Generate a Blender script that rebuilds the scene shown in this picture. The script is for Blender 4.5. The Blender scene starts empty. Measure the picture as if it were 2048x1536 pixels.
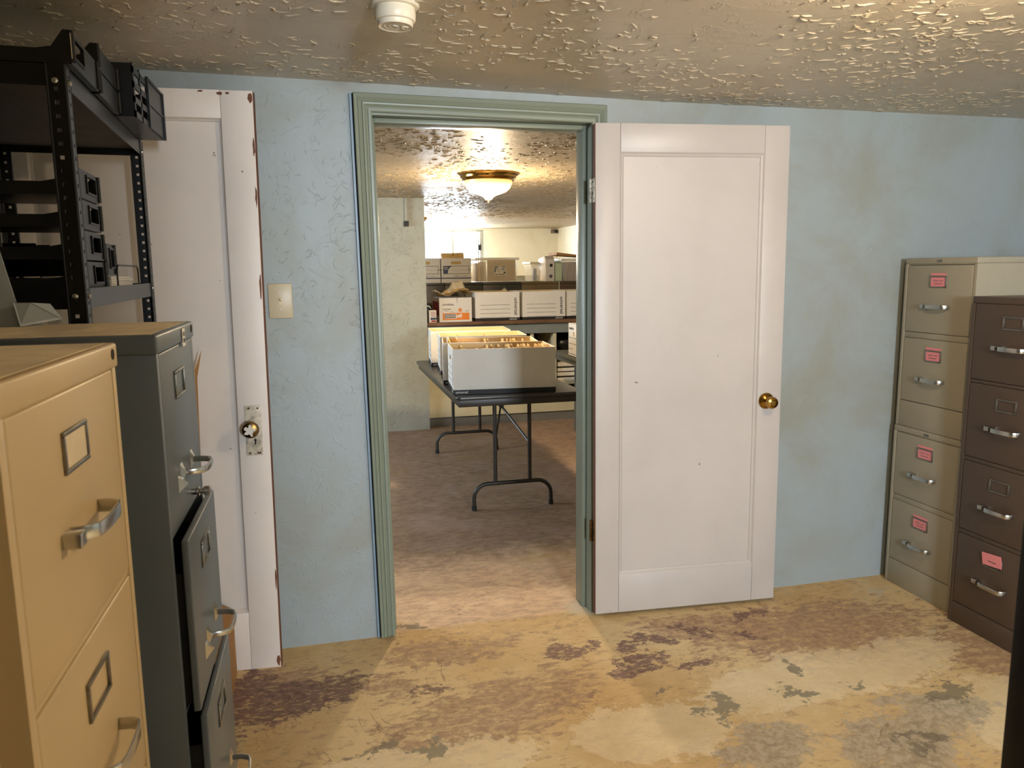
import bpy, bmesh, math, random
from mathutils import Vector, Matrix
random.seed(7)
SC = bpy.context.scene
COL = SC.collection
PI = math.pi

# ------------------------------------------------------------------ camera
cd = bpy.data.cameras.new('camera'); cam = bpy.data.objects.new('camera', cd); COL.objects.link(cam)
F = Vector((0.2379958, 0.9599287, -0.1479692)); R = Vector((0.9701734, -0.2421778, -0.0106525)); U = Vector((0.0460605, 0.1410206, 0.9889346))
cam.matrix_world = Matrix(((R.x, U.x, -F.x, 0.0), (R.y, U.y, -F.y, -2.89556), (R.z, U.z, -F.z, 1.44), (0, 0, 0, 1)))
cd.sensor_fit = 'HORIZONTAL'; cd.sensor_width = 36.0; cd.lens = 1519.5 / 2048 * 36.0
cd.clip_start = 0.02; cd.clip_end = 100
cd.dof.use_dof = True; cd.dof.focus_distance = 3.6; cd.dof.aperture_fstop = 12.0
SC.camera = cam

# ------------------------------------------------------------------ world, lights, exposure
w = bpy.data.worlds.new('world'); SC.world = w; w.use_nodes = True
bg = w.node_tree.nodes['Background']; bg.inputs[0].default_value = (0.80, 0.90, 1.0, 1); bg.inputs[1].default_value = 3.0
def area(name, loc, rot, sx, sy, power, col):
    l = bpy.data.lights.new(name, 'AREA'); l.shape = 'RECTANGLE'; l.size = sx; l.size_y = sy; l.energy = power; l.color = col
    o = bpy.data.objects.new(name, l); o.location = loc; o.rotation_euler = rot; COL.objects.link(o); return o
# daylight entering by the window behind the camera and by the window at the far end of the store room
area('daylight_front_window', (0.92, -6.03, 1.62), (PI / 2, 0, 0), 0.70, 0.74, 300, (0.82, 0.91, 1.0))
area('daylight_far_window', (1.86, 8.86, 1.78), (-PI / 2, 0, 0), 1.3, 0.62, 170, (0.80, 0.91, 1.0))
area('daylight_side_window', (-2.36, 2.35, 1.62), (0, -PI / 2, 0), 0.62, 1.3, 130, (0.74, 0.87, 1.0))
vs = SC.view_settings
vs.view_transform = 'Standard'; vs.look = 'None'; vs.gamma = 1.0; vs.use_curve_mapping = False; vs.exposure = 0.0
BULB_W = 830.0      # radiance of the bare bulb in the front room
DOME_W = 11.0        # radiance of the glass dome lamps in the store room
DOME_SPOT = 88.0    # light they throw into the room, W

# ------------------------------------------------------------------ helpers
def lin(c):
    return tuple(((v / 255) / 12.92 if v / 255 <= 0.04045 else ((v / 255 + 0.055) / 1.055) ** 2.4) for v in c)
class NT:
    def __init__(s, m):
        s.t = m.node_tree; s.n = s.t.nodes; s.n.clear(); s.tc = None
    def node(s, typ, ins=None, **kw):
        n = s.n.new(typ)
        for k, v in kw.items(): setattr(n, k, v)
        for k, v in (ins or {}).items():
            if isinstance(v, bpy.types.NodeSocket): s.t.links.new(v, n.inputs[k])
            else: n.inputs[k].default_value = v
        return n
    def obj(s):
        if not s.tc: s.tc = s.node('ShaderNodeTexCoord')
        return s.tc.outputs['Object']
    def noise(s, scale, detail=4.0, rough=0.55, dist=0.0, vec=None):
        return s.node('ShaderNodeTexNoise', {'Vector': vec or s.obj(), 'Scale': scale, 'Detail': detail, 'Roughness': rough, 'Distortion': dist}).outputs['Fac']
    def math(s, op, a, b=0.0, clamp=False):
        return s.node('ShaderNodeMath', {0: a, 1: b}, operation=op, use_clamp=clamp).outputs[0]
    def ramp(s, fac, a, b):       # smooth 0..1 between a and b
        return s.node('ShaderNodeMapRange', {'Value': fac, 'From Min': a, 'From Max': b}, interpolation_type='SMOOTHSTEP').outputs[0]
    def mix(s, fac, a, b, mode='MIX'):
        n = s.node('ShaderNodeMix', data_type='RGBA', blend_type=mode)
        for i, v in ((0, fac), (6, a), (7, b)):
            if isinstance(v, bpy.types.NodeSocket): s.t.links.new(v, n.inputs[i])
            else: n.inputs[i].default_value = v
        return n.outputs[2]
    def bump(s, h, strength, dist, nrm=None):
        ins = {'Height': h, 'Strength': strength, 'Distance': dist}
        if nrm: ins['Normal'] = nrm
        return s.node('ShaderNodeBump', ins).outputs[0]
    def out(s, col, rough=0.5, metal=0.0, normal=None, **kw):
        ins = {'Base Color': col, 'Roughness': rough, 'Metallic': metal}
        if normal: ins['Normal'] = normal
        ins.update(kw)
        b = s.node('ShaderNodeBsdfPrincipled', ins)
        s.node('ShaderNodeOutputMaterial', {'Surface': b.outputs[0]}); return b
def rgba(c): return lin(c) + (1.0,)
M = {}
def mat(name, col, rough=0.5, metal=0.0, var=0.08, scale=6.0, bump=0.0, bscale=60.0, stretch=None, **kw):
    m = bpy.data.materials.new(name); m.use_nodes = True; t = NT(m)
    vec = t.obj()
    if stretch: vec = t.node('ShaderNodeMapping', {'Vector': vec, 'Scale': stretch}).outputs[0]
    n = t.noise(scale, 5, 0.6, 0.3, vec)
    c = rgba(col); dark = tuple(v * (1 - var * 2.2) for v in c[:3]) + (1,); light = tuple(min(1, v * (1 + var)) for v in c[:3]) + (1,)
    colr = t.mix(t.ramp(n, 0.25, 0.75), dark, light)
    nr = t.bump(t.noise(bscale, 3, 0.6, 0, vec), bump, 0.002) if bump else None
    t.out(colr, rough, metal, nr, **kw); M[name] = m; return m
def emit(name, col, strength):
    m = bpy.data.materials.new(name); m.use_nodes = True; t = NT(m)
    e = t.node('ShaderNodeEmission', {'Color': rgba(col), 'Strength': strength})
    t.node('ShaderNodeOutputMaterial', {'Surface': e.outputs[0]}); M[name] = m; return m

class MB:
    def __init__(s): s.v = []; s.f = []
    def add(s, vs, fs):
        b = len(s.v); s.v += [tuple(v) for v in vs]; s.f += [tuple(b + i for i in f) for f in fs]; return s
    def box(s, x0, x1, y0, y1, z0, z1):
        return s.add([(x0, y0, z0), (x1, y0, z0), (x1, y1, z0), (x0, y1, z0), (x0, y0, z1), (x1, y0, z1), (x1, y1, z1), (x0, y1, z1)],
                     [(0, 3, 2, 1), (4, 5, 6, 7), (0, 1, 5, 4), (1, 2, 6, 5), (2, 3, 7, 6), (3, 0, 4, 7)])
    def hexa(s, p):               # eight corners, bottom four then top four
        return s.add(p, [(0, 3, 2, 1), (4, 5, 6, 7), (0, 1, 5, 4), (1, 2, 6, 5), (2, 3, 7, 6), (3, 0, 4, 7)])
    def prism(s, poly, ax, a, b): # poly in the two other axes (order x,y,z), counter-clockwise
        n = len(poly)
        def mk(p, t):
            q = list(p); q.insert(ax, t); return tuple(q)
        return s.add([mk(p, a) for p in poly] + [mk(p, b) for p in poly],
                     [tuple(range(n))[::-1], tuple(range(n, 2 * n))] + [(i, (i + 1) % n, n + (i + 1) % n, n + i) for i in range(n)])
    def lathe(s, prof, o=(0, 0, 0), axis=(0, 0, 1), seg=32):
        a = Vector(axis).normalized(); u = a.orthogonal().normalized(); v = a.cross(u); o = Vector(o); vs = []; fs = []
        n = len(prof)
        for i in range(seg):
            d = u * math.cos(2 * PI * i / seg) + v * math.sin(2 * PI * i / seg)
            for r, h in prof: vs.append(o + d * r + a * h)
        for i in range(seg):
            j = (i + 1) % seg
            for k in range(n - 1): fs.append((i * n + k, j * n + k, j * n + k + 1, i * n + k + 1))
        if prof[0][0] > 1e-5: fs.append(tuple(i * n for i in range(seg))[::-1])
        if prof[-1][0] > 1e-5: fs.append(tuple(i * n + n - 1 for i in range(seg)))
        return s.add(vs, fs)
    def sweep(s, path, section, up=(0, 0, 1), closed_caps=True):   # section: list of (side, up) offsets
        path = [Vector(p) for p in path]; n = len(section); vs = []; fs = []
        for i, p in enumerate(path):
            d = (path[min(i + 1, len(path) - 1)] - path[max(i - 1, 0)]).normalized()
            upv = Vector(up); sd = d.cross(upv)
            if sd.length < 1e-4: sd = d.orthogonal()
            sd.normalize(); u2 = sd.cross(d).normalized()
            for a, b in section: vs.append(p + sd * a + u2 * b)
        for i in range(len(path) - 1):
            for k in range(n): fs.append((i * n + k, i * n + (k + 1) % n, (i + 1) * n + (k + 1) % n, (i + 1) * n + k))
        fs.append(tuple(range(n))[::-1]); fs.append(tuple((len(path) - 1) * n + k for k in range(n)))
        return s.add(vs, fs)
    def tube(s, path, r, seg=10, up=(0, 0, 1)):
        return s.sweep(path, [(r * math.cos(2 * PI * k / seg), r * math.sin(2 * PI * k / seg)) for k in range(seg)], up)
    def mesh(s, name, m=None, bevel=0.0, smooth=False, seg=2, weld=False, sharp=40):
        bm = bmesh.new(); vs = [bm.verts.new(v) for v in s.v]
        for f in s.f:
            try: bm.faces.new([vs[i] for i in f])
            except ValueError: pass
        if weld or smooth: bmesh.ops.remove_doubles(bm, verts=bm.verts, dist=1e-6)
        bmesh.ops.recalc_face_normals(bm, faces=bm.faces)
        if bevel:
            es = [e for e in bm.edges if len(e.link_faces) == 2 and e.calc_face_angle(0) > math.radians(30)]
            bmesh.ops.bevel(bm, geom=es, offset=bevel, segments=seg, profile=0.5, affect='EDGES', clamp_overlap=True)
        me = bpy.data.meshes.new(name)
        if smooth or bevel:
            for f in bm.faces: f.smooth = True
            for e in bm.edges:
                if len(e.link_faces) == 2: e.smooth = e.calc_face_angle(0) < math.radians(sharp)
        bm.to_mesh(me); bm.free()
        if m: me.materials.append(M[m] if isinstance(m, str) else m)
        return me
    def obj(s, name, m=None, parent=None, **kw):
        return link(name, s.mesh(name, m, **kw), parent)
def link(name, me, parent=None):
    o = bpy.data.objects.new(name, me); COL.objects.link(o)
    if parent: o.parent = parent
    return o
def B(*a): return MB().box(*a)
def empty(name, loc=(0, 0, 0), rz=0.0, label=None, cat=None, group=None, kind=None):
    o = bpy.data.objects.new(name, None); COL.objects.link(o); o.location = loc; o.rotation_euler = (0, 0, rz); o.empty_display_size = 0.1
    return tag(o, label, cat, group, kind)
def tag(o, label=None, cat=None, group=None, kind=None):
    if label: o['label'] = label
    if cat: o['category'] = cat
    if group: o['group'] = group
    if kind: o['kind'] = kind
    return o
_txt = {}
def text_mesh(s, size, m, spacing=1.0, depth=0.0003):
    k = (s, size, m, spacing)
    if k in _txt: return _txt[k]
    c = bpy.data.curves.new('lettering', 'FONT'); c.body = s; c.size = size; c.extrude = depth; c.space_character = spacing; c.resolution_u = 3; c.offset = size * 0.012
    o = bpy.data.objects.new('lettering_tmp', c); COL.objects.link(o); bpy.context.view_layer.update()
    me = bpy.data.meshes.new_from_object(o.evaluated_get(bpy.context.evaluated_depsgraph_get()))
    bpy.data.objects.remove(o); bpy.data.curves.remove(c); me.materials.clear(); me.materials.append(M[m]); me.name = 'lettering'
    _txt[k] = me; return me
def put_text(s, size, m, parent, origin, xdir, ydir, spacing=1.0, name='lettering'):
    o = link(name, text_mesh(s, size, m, spacing), parent)
    x = Vector(xdir).normalized(); y = Vector(ydir).normalized(); z = x.cross(y)
    o.matrix_local = Matrix(((x.x, y.x, z.x, origin[0]), (x.y, y.y, z.y, origin[1]), (x.z, y.z, z.z, origin[2]), (0, 0, 0, 1)))
    return o

# ------------------------------------------------------------------ materials
def plaster(name, col, ridge=0.5, rough=0.5, seed=0.0, rs=7.0, cover=0.56, tint=None, rd=0.004, fine=0.25, spec=0.5):
    m = bpy.data.materials.new(name); m.use_nodes = True; t = NT(m)
    v = t.node('ShaderNodeMapping', {'Vector': t.obj(), 'Location': (seed, seed * 1.7, seed * .6)}).outputs[0]
    a = t.noise(rs, 3, 0.5, 1.2, v); d = t.math('ABSOLUTE', t.math('SUBTRACT', a, 0.5))
    line = t.ramp(d, 0.022, 0.0)
    mask = t.ramp(t.noise(rs * 0.8, 3, 0.6, 0.5, t.node('ShaderNodeMapping', {'Vector': v, 'Location': (9.1, 3.3, 5.2)}).outputs[0]), cover, cover + 0.08)
    edge = t.math('MULTIPLY', line, mask)
    trowel = t.ramp(t.noise(rs * 1.4, 4, 0.6, 0.8, v), 0.56, 0.60)          # flat trowelled plates
    h = t.math('ADD', t.math('MULTIPLY', edge, 1.0), t.math('MULTIPLY', trowel, 0.22))
    h = t.math('ADD', h, t.math('MULTIPLY', t.noise(120, 3, 0.6, 0, v), fine * 0.2))
    h = t.math('ADD', h, t.math('MULTIPLY', t.noise(2.2, 2, 0.5, 0, v), 1.2))
    c = rgba(col); c2 = rgba(tint) if tint else tuple(x * 0.82 for x in c[:3]) + (1,)
    colr = t.mix(t.ramp(t.noise(1.7, 6, 0.65, 0.4, v), 0.38, 0.72), c, c2)
    t.out(colr, rough, 0, t.bump(h, ridge, rd), **{'Specular IOR Level': spec}); M[name] = m; return m
plaster('blue_plaster', (150, 160, 163), 0.35, 0.48, 1.0, 9.0, 0.58, (142, 144, 134), 0.004)
plaster('ceiling_plaster', (204, 192, 170), 0.5, 0.34, 4.0, 12.0, 0.50, (194, 181, 158), 0.004)
plaster('store_ceiling_plaster', (170, 154, 128), 0.9, 0.46, 7.0, 14.0, 0.45, (158, 143, 118), 0.010, spec=0.25)
plaster('cream_plaster', (154, 154, 140), 0.5, 0.55, 2.0, 9.0, 0.52, (142, 140, 124), 0.004)
plaster('pale_plaster', (238, 235, 222), 0.4, 0.6, 3.0, 6.0, 0.60, (226, 222, 204), 0.003)

def floor_material():
    m = bpy.data.materials.new('worn_concrete'); m.use_nodes = True; t = NT(m); v = t.obj()
    big = t.noise(1.1, 6, 0.6, 0.6, v); mid = t.noise(7.0, 8, 0.68, 0.5, v); fine = t.noise(38.0, 6, 0.7, 0.2, v); speck = t.noise(120.0, 3, 0.7, 0, v)
    jag = t.math('ADD', t.math('MULTIPLY', t.math('SUBTRACT', mid, 0.5), 2.2), t.math('MULTIPLY', t.math('SUBTRACT', fine, 0.5), 2.4))
    streak = t.noise(9.0, 6, 0.7, 0.2, t.node('ShaderNodeMapping', {'Vector': v, 'Rotation': (0, 0, 0.2), 'Scale': (0.35, 2.4, 1)}).outputs[0])
    jag = t.math('ADD', jag, t.math('MULTIPLY', t.math('SUBTRACT', streak, 0.5), 1.2))
    flake = t.noise(24.0, 10, 0.78, 0.3, t.node('ShaderNodeMapping', {'Vector': v, 'Rotation': (0, 0, 0.15), 'Scale': (0.55, 1.25, 1)}).outputs[0])
    fj = t.math('ADD', t.math('MULTIPLY', t.math('SUBTRACT', flake, 0.5), 4.2), t.math('MULTIPLY', t.math('SUBTRACT', mid, 0.5), 1.4))
    def ctr(sc, det, amp):
        n = t.node('ShaderNodeTexNoise', {'Vector': v, 'Scale': sc, 'Detail': det, 'Roughness': 0.7})
        sub = t.node('ShaderNodeVectorMath', {0: n.outputs['Color'], 1: (0.5, 0.5, 0.5)}, operation='SUBTRACT').outputs[0]
        return t.node('ShaderNodeVectorMath', {0: sub, 'Scale': amp}, operation='SCALE').outputs[0]
    wv = t.node('ShaderNodeVectorMath', {0: v, 1: ctr(7.0, 6, 0.34)}, operation='ADD').outputs[0]
    wv = t.node('ShaderNodeVectorMath', {0: wv, 1: ctr(45.0, 5, 0.07)}, operation='ADD').outputs[0]
    def patches(lst, base=-9.0, k=1.0, wid=0.12, off=0.0, jg=None):
        acc = None
        for (x, y, rx, ry, a) in lst:
            mp = t.node('ShaderNodeMapping', {'Vector': wv, 'Location': (x, y, 0), 'Rotation': (0, 0, a), 'Scale': (rx, ry, 1)}, vector_type='TEXTURE').outputs[0]
            ln = t.node('ShaderNodeVectorMath', {0: mp}, operation='LENGTH').outputs['Value']
            val = t.math('SUBTRACT', 1.0, ln)
            acc = val if acc is None else t.math('MAXIMUM', acc, val)
        acc = t.math('MAXIMUM', acc, base)
        return t.ramp(t.math('ADD', acc, t.math('MULTIPLY', jg or jag, k)), off, off + wid)
    ochre = t.mix(t.ramp(mid, 0.3, 0.7), rgba((188, 154, 100)), rgba((212, 178, 122)))
    ochre = t.mix(t.ramp(big, 0.40, 0.62), ochre, rgba((210, 184, 136)))
    pink = t.mix(t.ramp(fine, 0.35, 0.65), rgba((142, 112, 86)), rgba((174, 142, 112)))
    c = t.mix(t.math('MULTIPLY', t.ramp(fj, 0.14, 0.36), 0.55), ochre, pink)
    c = t.mix(t.math('MULTIPLY', t.ramp(fj, -0.22, -0.55), 0.40), c, rgba((222, 194, 142)))
    c = t.mix(t.math('MULTIPLY', t.ramp(t.noise(60.0, 6, 0.75, 0.4, t.node('ShaderNodeMapping', {'Vector': v, 'Scale': (0.5, 1.3, 1)}).outputs[0]), 0.60, 0.66), 0.45), c, rgba((116, 88, 60)))
    zone = patches([(1.88, -0.40, .62, .26, 0), (0.50, -0.62, .46, .20, .3), (0.17, -0.39, .12, .12, 0), (0.42, -0.18, .32, .10, 0), (1.45, -0.25, .35, .12, 0),
                    (2.4, -0.75, .25, .3, 0), (-.25, -.25, .25, .15, 0)], k=0.75, wid=0.35, jg=fj)
    zh = t.ramp(t.noise(30.0, 9, 0.78, 0.4, t.node('ShaderNodeMapping', {'Vector': v, 'Location': (1, 7, 0), 'Scale': (0.55, 1.2, 1)}).outputs[0]), 0.44, 0.50)
    c = t.mix(t.math('MULTIPLY', t.math('MULTIPLY', zone, t.math('ADD', t.math('MULTIPLY', zh, 0.65), 0.35)), 0.85), c, pink)
    yy = t.node('ShaderNodeSeparateXYZ', {'Vector': v}).outputs['Y']
    beyond = t.ramp(t.math('ADD', yy, t.math('MULTIPLY', jag, 0.03)), 0.0, 0.035)
    con = t.mix(t.ramp(fj, -0.5, 0.5), rgba((222, 192, 158)), rgba((186, 154, 130)))
    con = t.mix(t.math('MULTIPLY', t.ramp(t.math('ADD', t.math('MULTIPLY', big, 2.0), t.math('MULTIPLY', fj, 0.35)), 1.10, 1.22), 0.7), con, rgba((214, 178, 118)))
    c = t.mix(t.math('MULTIPLY', beyond, 0.85), c, con)
    lightz = patches([(1.72, -.70, .62, .17, .10), (.95, -.86, .28, .16, 0), (.25, -.86, .35, .12, 0), (2.2, -1.1, .3, .25, 0)], k=0.22, wid=0.10)
    c = t.mix(t.math('MULTIPLY', lightz, 0.6), c, t.mix(t.ramp(mid, .35, .65), rgba((218, 198, 158)), rgba((232, 214, 176))))
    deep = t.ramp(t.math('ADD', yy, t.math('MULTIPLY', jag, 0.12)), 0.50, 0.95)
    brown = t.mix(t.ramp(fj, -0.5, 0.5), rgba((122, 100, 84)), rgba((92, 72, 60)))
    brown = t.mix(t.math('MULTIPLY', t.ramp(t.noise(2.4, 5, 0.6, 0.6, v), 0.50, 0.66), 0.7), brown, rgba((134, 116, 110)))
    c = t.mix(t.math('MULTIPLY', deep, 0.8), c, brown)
    grey = patches([(1.90, -1.00, .23, .12, 0), (1.27, -1.02, .18, .10, .2), (1.66, -1.12, .24, .16, 0), (.45, -1.2, .3, .12, 0), (-.1, -1.6, .5, .3, 0), (2.4, -1.6, .5, .6, 0)], k=0.5, wid=0.25)
    c = t.mix(t.math('MULTIPLY', grey, 0.75), c, t.mix(t.ramp(fine, .4, .6), rgba((140, 128, 106)), rgba((176, 164, 144))))
    green = patches([(1.51, -.78, .09, .035, -.5), (1.22, -.80, .035, .12, -.25), (1.13, -.82, .03, .05, 0), (.28, -.765, .07, .03, 0), (.14, -.718, .05, .03, .3), (.06, -.767, .05, .02, 0),
                     (1.72, -.79, .06, .025, .2), (1.98, -.90, .10, .04, .3), (-.33, -.62, .03, .09, 0), (.30, .05, .06, .03, 0), (1.08, -.62, .05, .02, .3), (1.60, -.63, .03, .03, 0)], k=0.5, wid=0.2, jg=fj)
    c = t.mix(t.math('MULTIPLY', green, 0.8), c, rgba((120, 112, 92)))
    maroon = patches([(-.10, -.35, .20, .11, .3), (-.32, -.33, .10, .20, 0), (-.19, -.43, .15, .07, 0), (1.21, -.32, .13, .055, -.6), (1.06, -.48, .12, .05, .3), (.84, -.30, .07, .06, 0),
                      (1.67, -.22, .11, .03, .2), (1.39, -.285, .07, .02, -.7), (1.59, -.39, .05, .04, -.6), (1.10, -.36, .06, .04, 0), (.97, -.27, .05, .03, .4), (1.5, -.5, .05, .02, 0), (.30, -.45, .06, .03, 0), (1.30, -.52, .05, .03, 0)], k=0.62, wid=0.12, jg=fj)
    holes = t.ramp(t.noise(46.0, 8, 0.75, 0.3, t.node('ShaderNodeMapping', {'Vector': v, 'Location': (5, 2, 0), 'Scale': (0.6, 1.2, 1)}).outputs[0]), 0.42, 0.48)
    c = t.mix(t.math('MULTIPLY', t.math('MULTIPLY', maroon, t.math('ADD', t.math('MULTIPLY', holes, 0.75), 0.25)), 0.88), c, t.mix(t.ramp(fine, .4, .6), rgba((96, 68, 62)), rgba((124, 92, 84))))
    pale = patches([(1.02, .03, .11, .10, 0), (2.28, -.52, .05, .02, .2), (2.37, -.15, .08, .03, 0)], k=0.45, wid=0.4)
    c = t.mix(t.math('MULTIPLY', pale, 0.7), c, rgba((196, 184, 160)))
    black = patches([(1.74, -1.13, .05, .05, 0), (1.70, -1.09, .03, .03, 0)], k=0.5, wid=0.3)
    c = t.mix(t.math('MULTIPLY', black, 0.6), c, rgba((82, 74, 62)))
    c = t.mix(t.math('MULTIPLY', t.ramp(speck, 0.60, 0.72), 0.35), c, rgba((104, 80, 58)))
    c = t.mix(t.math('MULTIPLY', t.ramp(speck, 0.36, 0.26), 0.30), c, rgba((206, 188, 152)))
    crack = t.math('MULTIPLY', t.ramp(t.math('ABSOLUTE', t.math('SUBTRACT', t.noise(1.3, 5, 0.6, 0.8, t.node('ShaderNodeMapping', {'Vector': v, 'Location': (3, 1, 0)}).outputs[0]), 0.5)), 0.004, 0.0), t.ramp(mid, .45, .6))
    c = t.mix(t.math('MULTIPLY', crack, 0.6), c, rgba((110, 84, 58)))
    h = t.math('ADD', t.math('ADD', t.math('MULTIPLY', fine, 0.4), t.math('MULTIPLY', speck, 0.25)), t.math('MULTIPLY', jag, 0.3))
    t.out(c, t.node('ShaderNodeMapRange', {'Value': mid, 'To Min': 0.48, 'To Max': 0.75}).outputs[0], 0, t.bump(h, 0.35, 0.003)); M['worn_concrete'] = m
floor_material()

def paint(name, col, rough=0.42, chip=0.0, chipcol=(96, 62, 40), grain=0.15):
    m = bpy.data.materials.new(name); m.use_nodes = True; t = NT(m); v = t.obj()
    st = t.node('ShaderNodeMapping', {'Vector': v, 'Scale': (1, 1, 0.12)}).outputs[0]
    c = rgba(col); c2 = tuple(x * 0.93 for x in c[:3]) + (1,)
    colr = t.mix(t.ramp(t.noise(3, 5, .6, .3, v), .35, .7), c, c2)
    if chip:
        colr = t.mix(t.math('MULTIPLY', t.ramp(t.noise(26, 5, .7, .3, v), .715 - chip, .73 - chip), .9), colr, rgba(chipcol))
    h = t.math('ADD', t.noise(60, 4, .6, 0, st), t.noise(180, 2, .6, 0, v))
    t.out(colr, rough, 0, t.bump(h, grain, .0012)); M[name] = m
paint('door_white', (190, 182, 176), 0.42, 0.008)
paint('door_white_old', (230, 221, 213), 0.45, 0.014)
paint('trim_green', (124, 132, 116), 0.38, 0.0)
paint('trim_blue', (118, 140, 158), 0.4, 0.0)
mat('raw_wood', (112, 66, 40), 0.7, 0, .25, 14, .3, 60, (1, 1, .08))
mat('dark_gap', (26, 24, 22), .9)
mat('brass', (170, 132, 66), 0.18, 1.0, .12, 8)
mat('old_brass', (128, 96, 52), 0.32, 1.0, .25, 20)
mat('painted_brass', (206, 196, 176), 0.45, 0, .25, 40)
mat('chrome', (196, 194, 188), 0.25, 1.0, .05, 10)
mat('dull_metal', (150, 146, 136), 0.35, 1.0, .15, 20)
mat('beige_steel', (198, 174, 130), 0.38, 0, .03, 3, .06, 220)
mat('blue_steel', (90, 98, 104), 0.36, 0, .05, 3, .05, 200)
mat('dusty_top', (236, 216, 180), 0.75, 0, .22, 5, .1, 80, (1, .35, 1))
mat('tan_steel', (162, 154, 134), 0.42, 0, .03, 3, .05, 220)
mat('brown_steel', (82, 67, 56), 0.40, 0, .04, 3, .05, 220)
mat('black_steel', (17, 16, 15), 0.42, 0, .1, 6)
mat('rack_black', (11, 11, 12), 0.34, 0, .1, 8)
mat('plastic_black', (13, 13, 14), 0.38, 0, .1, 10)
mat('shelf_board', (72, 68, 64), 0.7, 0, .12, 8)
mat('grey_steel', (150, 158, 162), 0.45, 0, .06, 6)
mat('ivory', (190, 176, 146), 0.38, 0, .03, 6)
mat('white_plastic', (226, 216, 194), 0.4, 0, .04, 5)
mat('pink_card', (236, 146, 150), 0.7, 0, .03, 20)
mat('white_card', (214, 198, 168), 0.7, 0, .05, 10)
mat('cardboard', (170, 122, 66), 0.75, 0, .08, 6, .1, 90)
mat('cardboard_pale', (198, 166, 108), 0.75, 0, .08, 6, .1, 90)
mat('box_white', (216, 212, 204), 0.6, 0, .03, 4, .05, 120)
mat('box_inside', (222, 196, 146), 0.75, 0, .05, 5)
mat('ink_black', (22, 22, 24), 0.6)
mat('ink_white', (220, 218, 212), 0.6)
mat('ink_grey', (104, 92, 88), 0.6)
mat('ink_navy', (26, 42, 84), 0.5)
mat('ink_orange', (222, 126, 46), 0.55, 0, .04, 9)
mat('ink_red', (150, 34, 38), 0.55)
mat('ink_blue_pale', (96, 124, 156), 0.55)
mat('manila', (226, 190, 124), 0.75, 0, .08, 12)
mat('paper', (222, 212, 186), 0.75, 0, .05, 9)
mat('paper_pale', (228, 224, 214), 0.75, 0, .05, 9)
mat('table_top', (50, 46, 42), 0.32, 0, .12, 7)
mat('table_frame', (44, 40, 35), 0.42, 0, .1, 9)
mat('cab_dark', (58, 55, 46), 0.45, 0, .05, 4)
mat('cab_olive', (112, 94, 58), 0.45, 0, .05, 4)
mat('cab_brown', (78, 58, 42), 0.45, 0, .05, 4)
mat('bench_wood', (118, 84, 54), 0.7, 0, .3, 10, .3, 50, (.3, 1, 1))
mat('bench_cream', (196, 188, 158), 0.55, 0, .08, 4)
mat('bench_bluegrey', (118, 126, 124), 0.5, 0, .08, 4)
mat('toe_grey', (112, 110, 102), 0.6, 0, .08, 4)
mat('dark_bag', (20, 20, 22), 0.35, 0, .1, 10, .4, 14)
mat('accordion', (142, 92, 48), 0.75, 0, .12, 7)
mat('pale_green', (190, 204, 170), 0.6)
mat('aluminium', (190, 192, 192), 0.35, 0.6, .05, 6)
mat('concrete_ledge', (150, 150, 132), 0.8, 0, .1, 5, .2, 30)
mat('desk_grey', (92, 92, 84), 0.45, 0, .08, 5)
mat('clear_plastic', (244, 238, 222), 0.25, 0, .02, 4, **{'Alpha': 0.22})
mat('frosted_rim', (244, 240, 226), 0.3, 0, .02, 4, **{'Alpha': 0.75})
emit('bulb_glow', (255, 228, 190), BULB_W)
mb = bpy.data.materials.new('dome_glass'); mb.use_nodes = True; t = NT(mb)
v = t.noise(14, 3, .6, 1.0); zz = t.node('ShaderNodeSeparateXYZ', {'Vector': t.obj()}).outputs['Z']
glow = t.node('ShaderNodeMapRange', {'Value': zz, 'From Min': -.05, 'From Max': -.115, 'To Min': DOME_W * .12, 'To Max': DOME_W}, interpolation_type='SMOOTHSTEP').outputs[0]
t.out(rgba((240, 206, 140)), 0.2, 0, t.bump(v, .3, .004), **{'Emission Color': rgba((255, 196, 110)), 'Emission Strength': glow}); M['dome_glass'] = mb

# ------------------------------------------------------------------ the setting
XL, XR, YS = -1.06, 3.20, -5.90
def structure(o, label=None): o['kind'] = 'structure'; return tag(o, label)
structure(B(XL - 1.2, XR + 1.0, YS - 0.1, 8.95, -0.12, 0.0).obj('floor', 'worn_concrete'), 'worn ochre and maroon painted concrete floor')
# textured ceiling of the front room, sagging a little towards the right
cz = [(XL - .1, 2.126), (0.0, 2.113), (1.33, 2.093), (XR + .1, 2.092)]
c = MB()
for (xa, za), (xb, zb) in zip(cz[:-1], cz[1:]):
    c.hexa([(xa, YS - .1, za), (xb, YS - .1, zb), (xb, 0.06, zb), (xa, 0.06, za), (xa, YS - .1, za + .12), (xb, YS - .1, zb + .12), (xb, 0.06, zb + .12), (xa, 0.06, za + .12)])
structure(c.obj('ceiling', 'ceiling_plaster', weld=True), 'tan knockdown textured ceiling of the front room')
structure(B(XL - 1.2, 3.75, 0.06, 8.95, 2.078, 2.2).obj('ceiling_storeroom', 'store_ceiling_plaster'), 'glossy textured ceiling of the store room')
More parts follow.
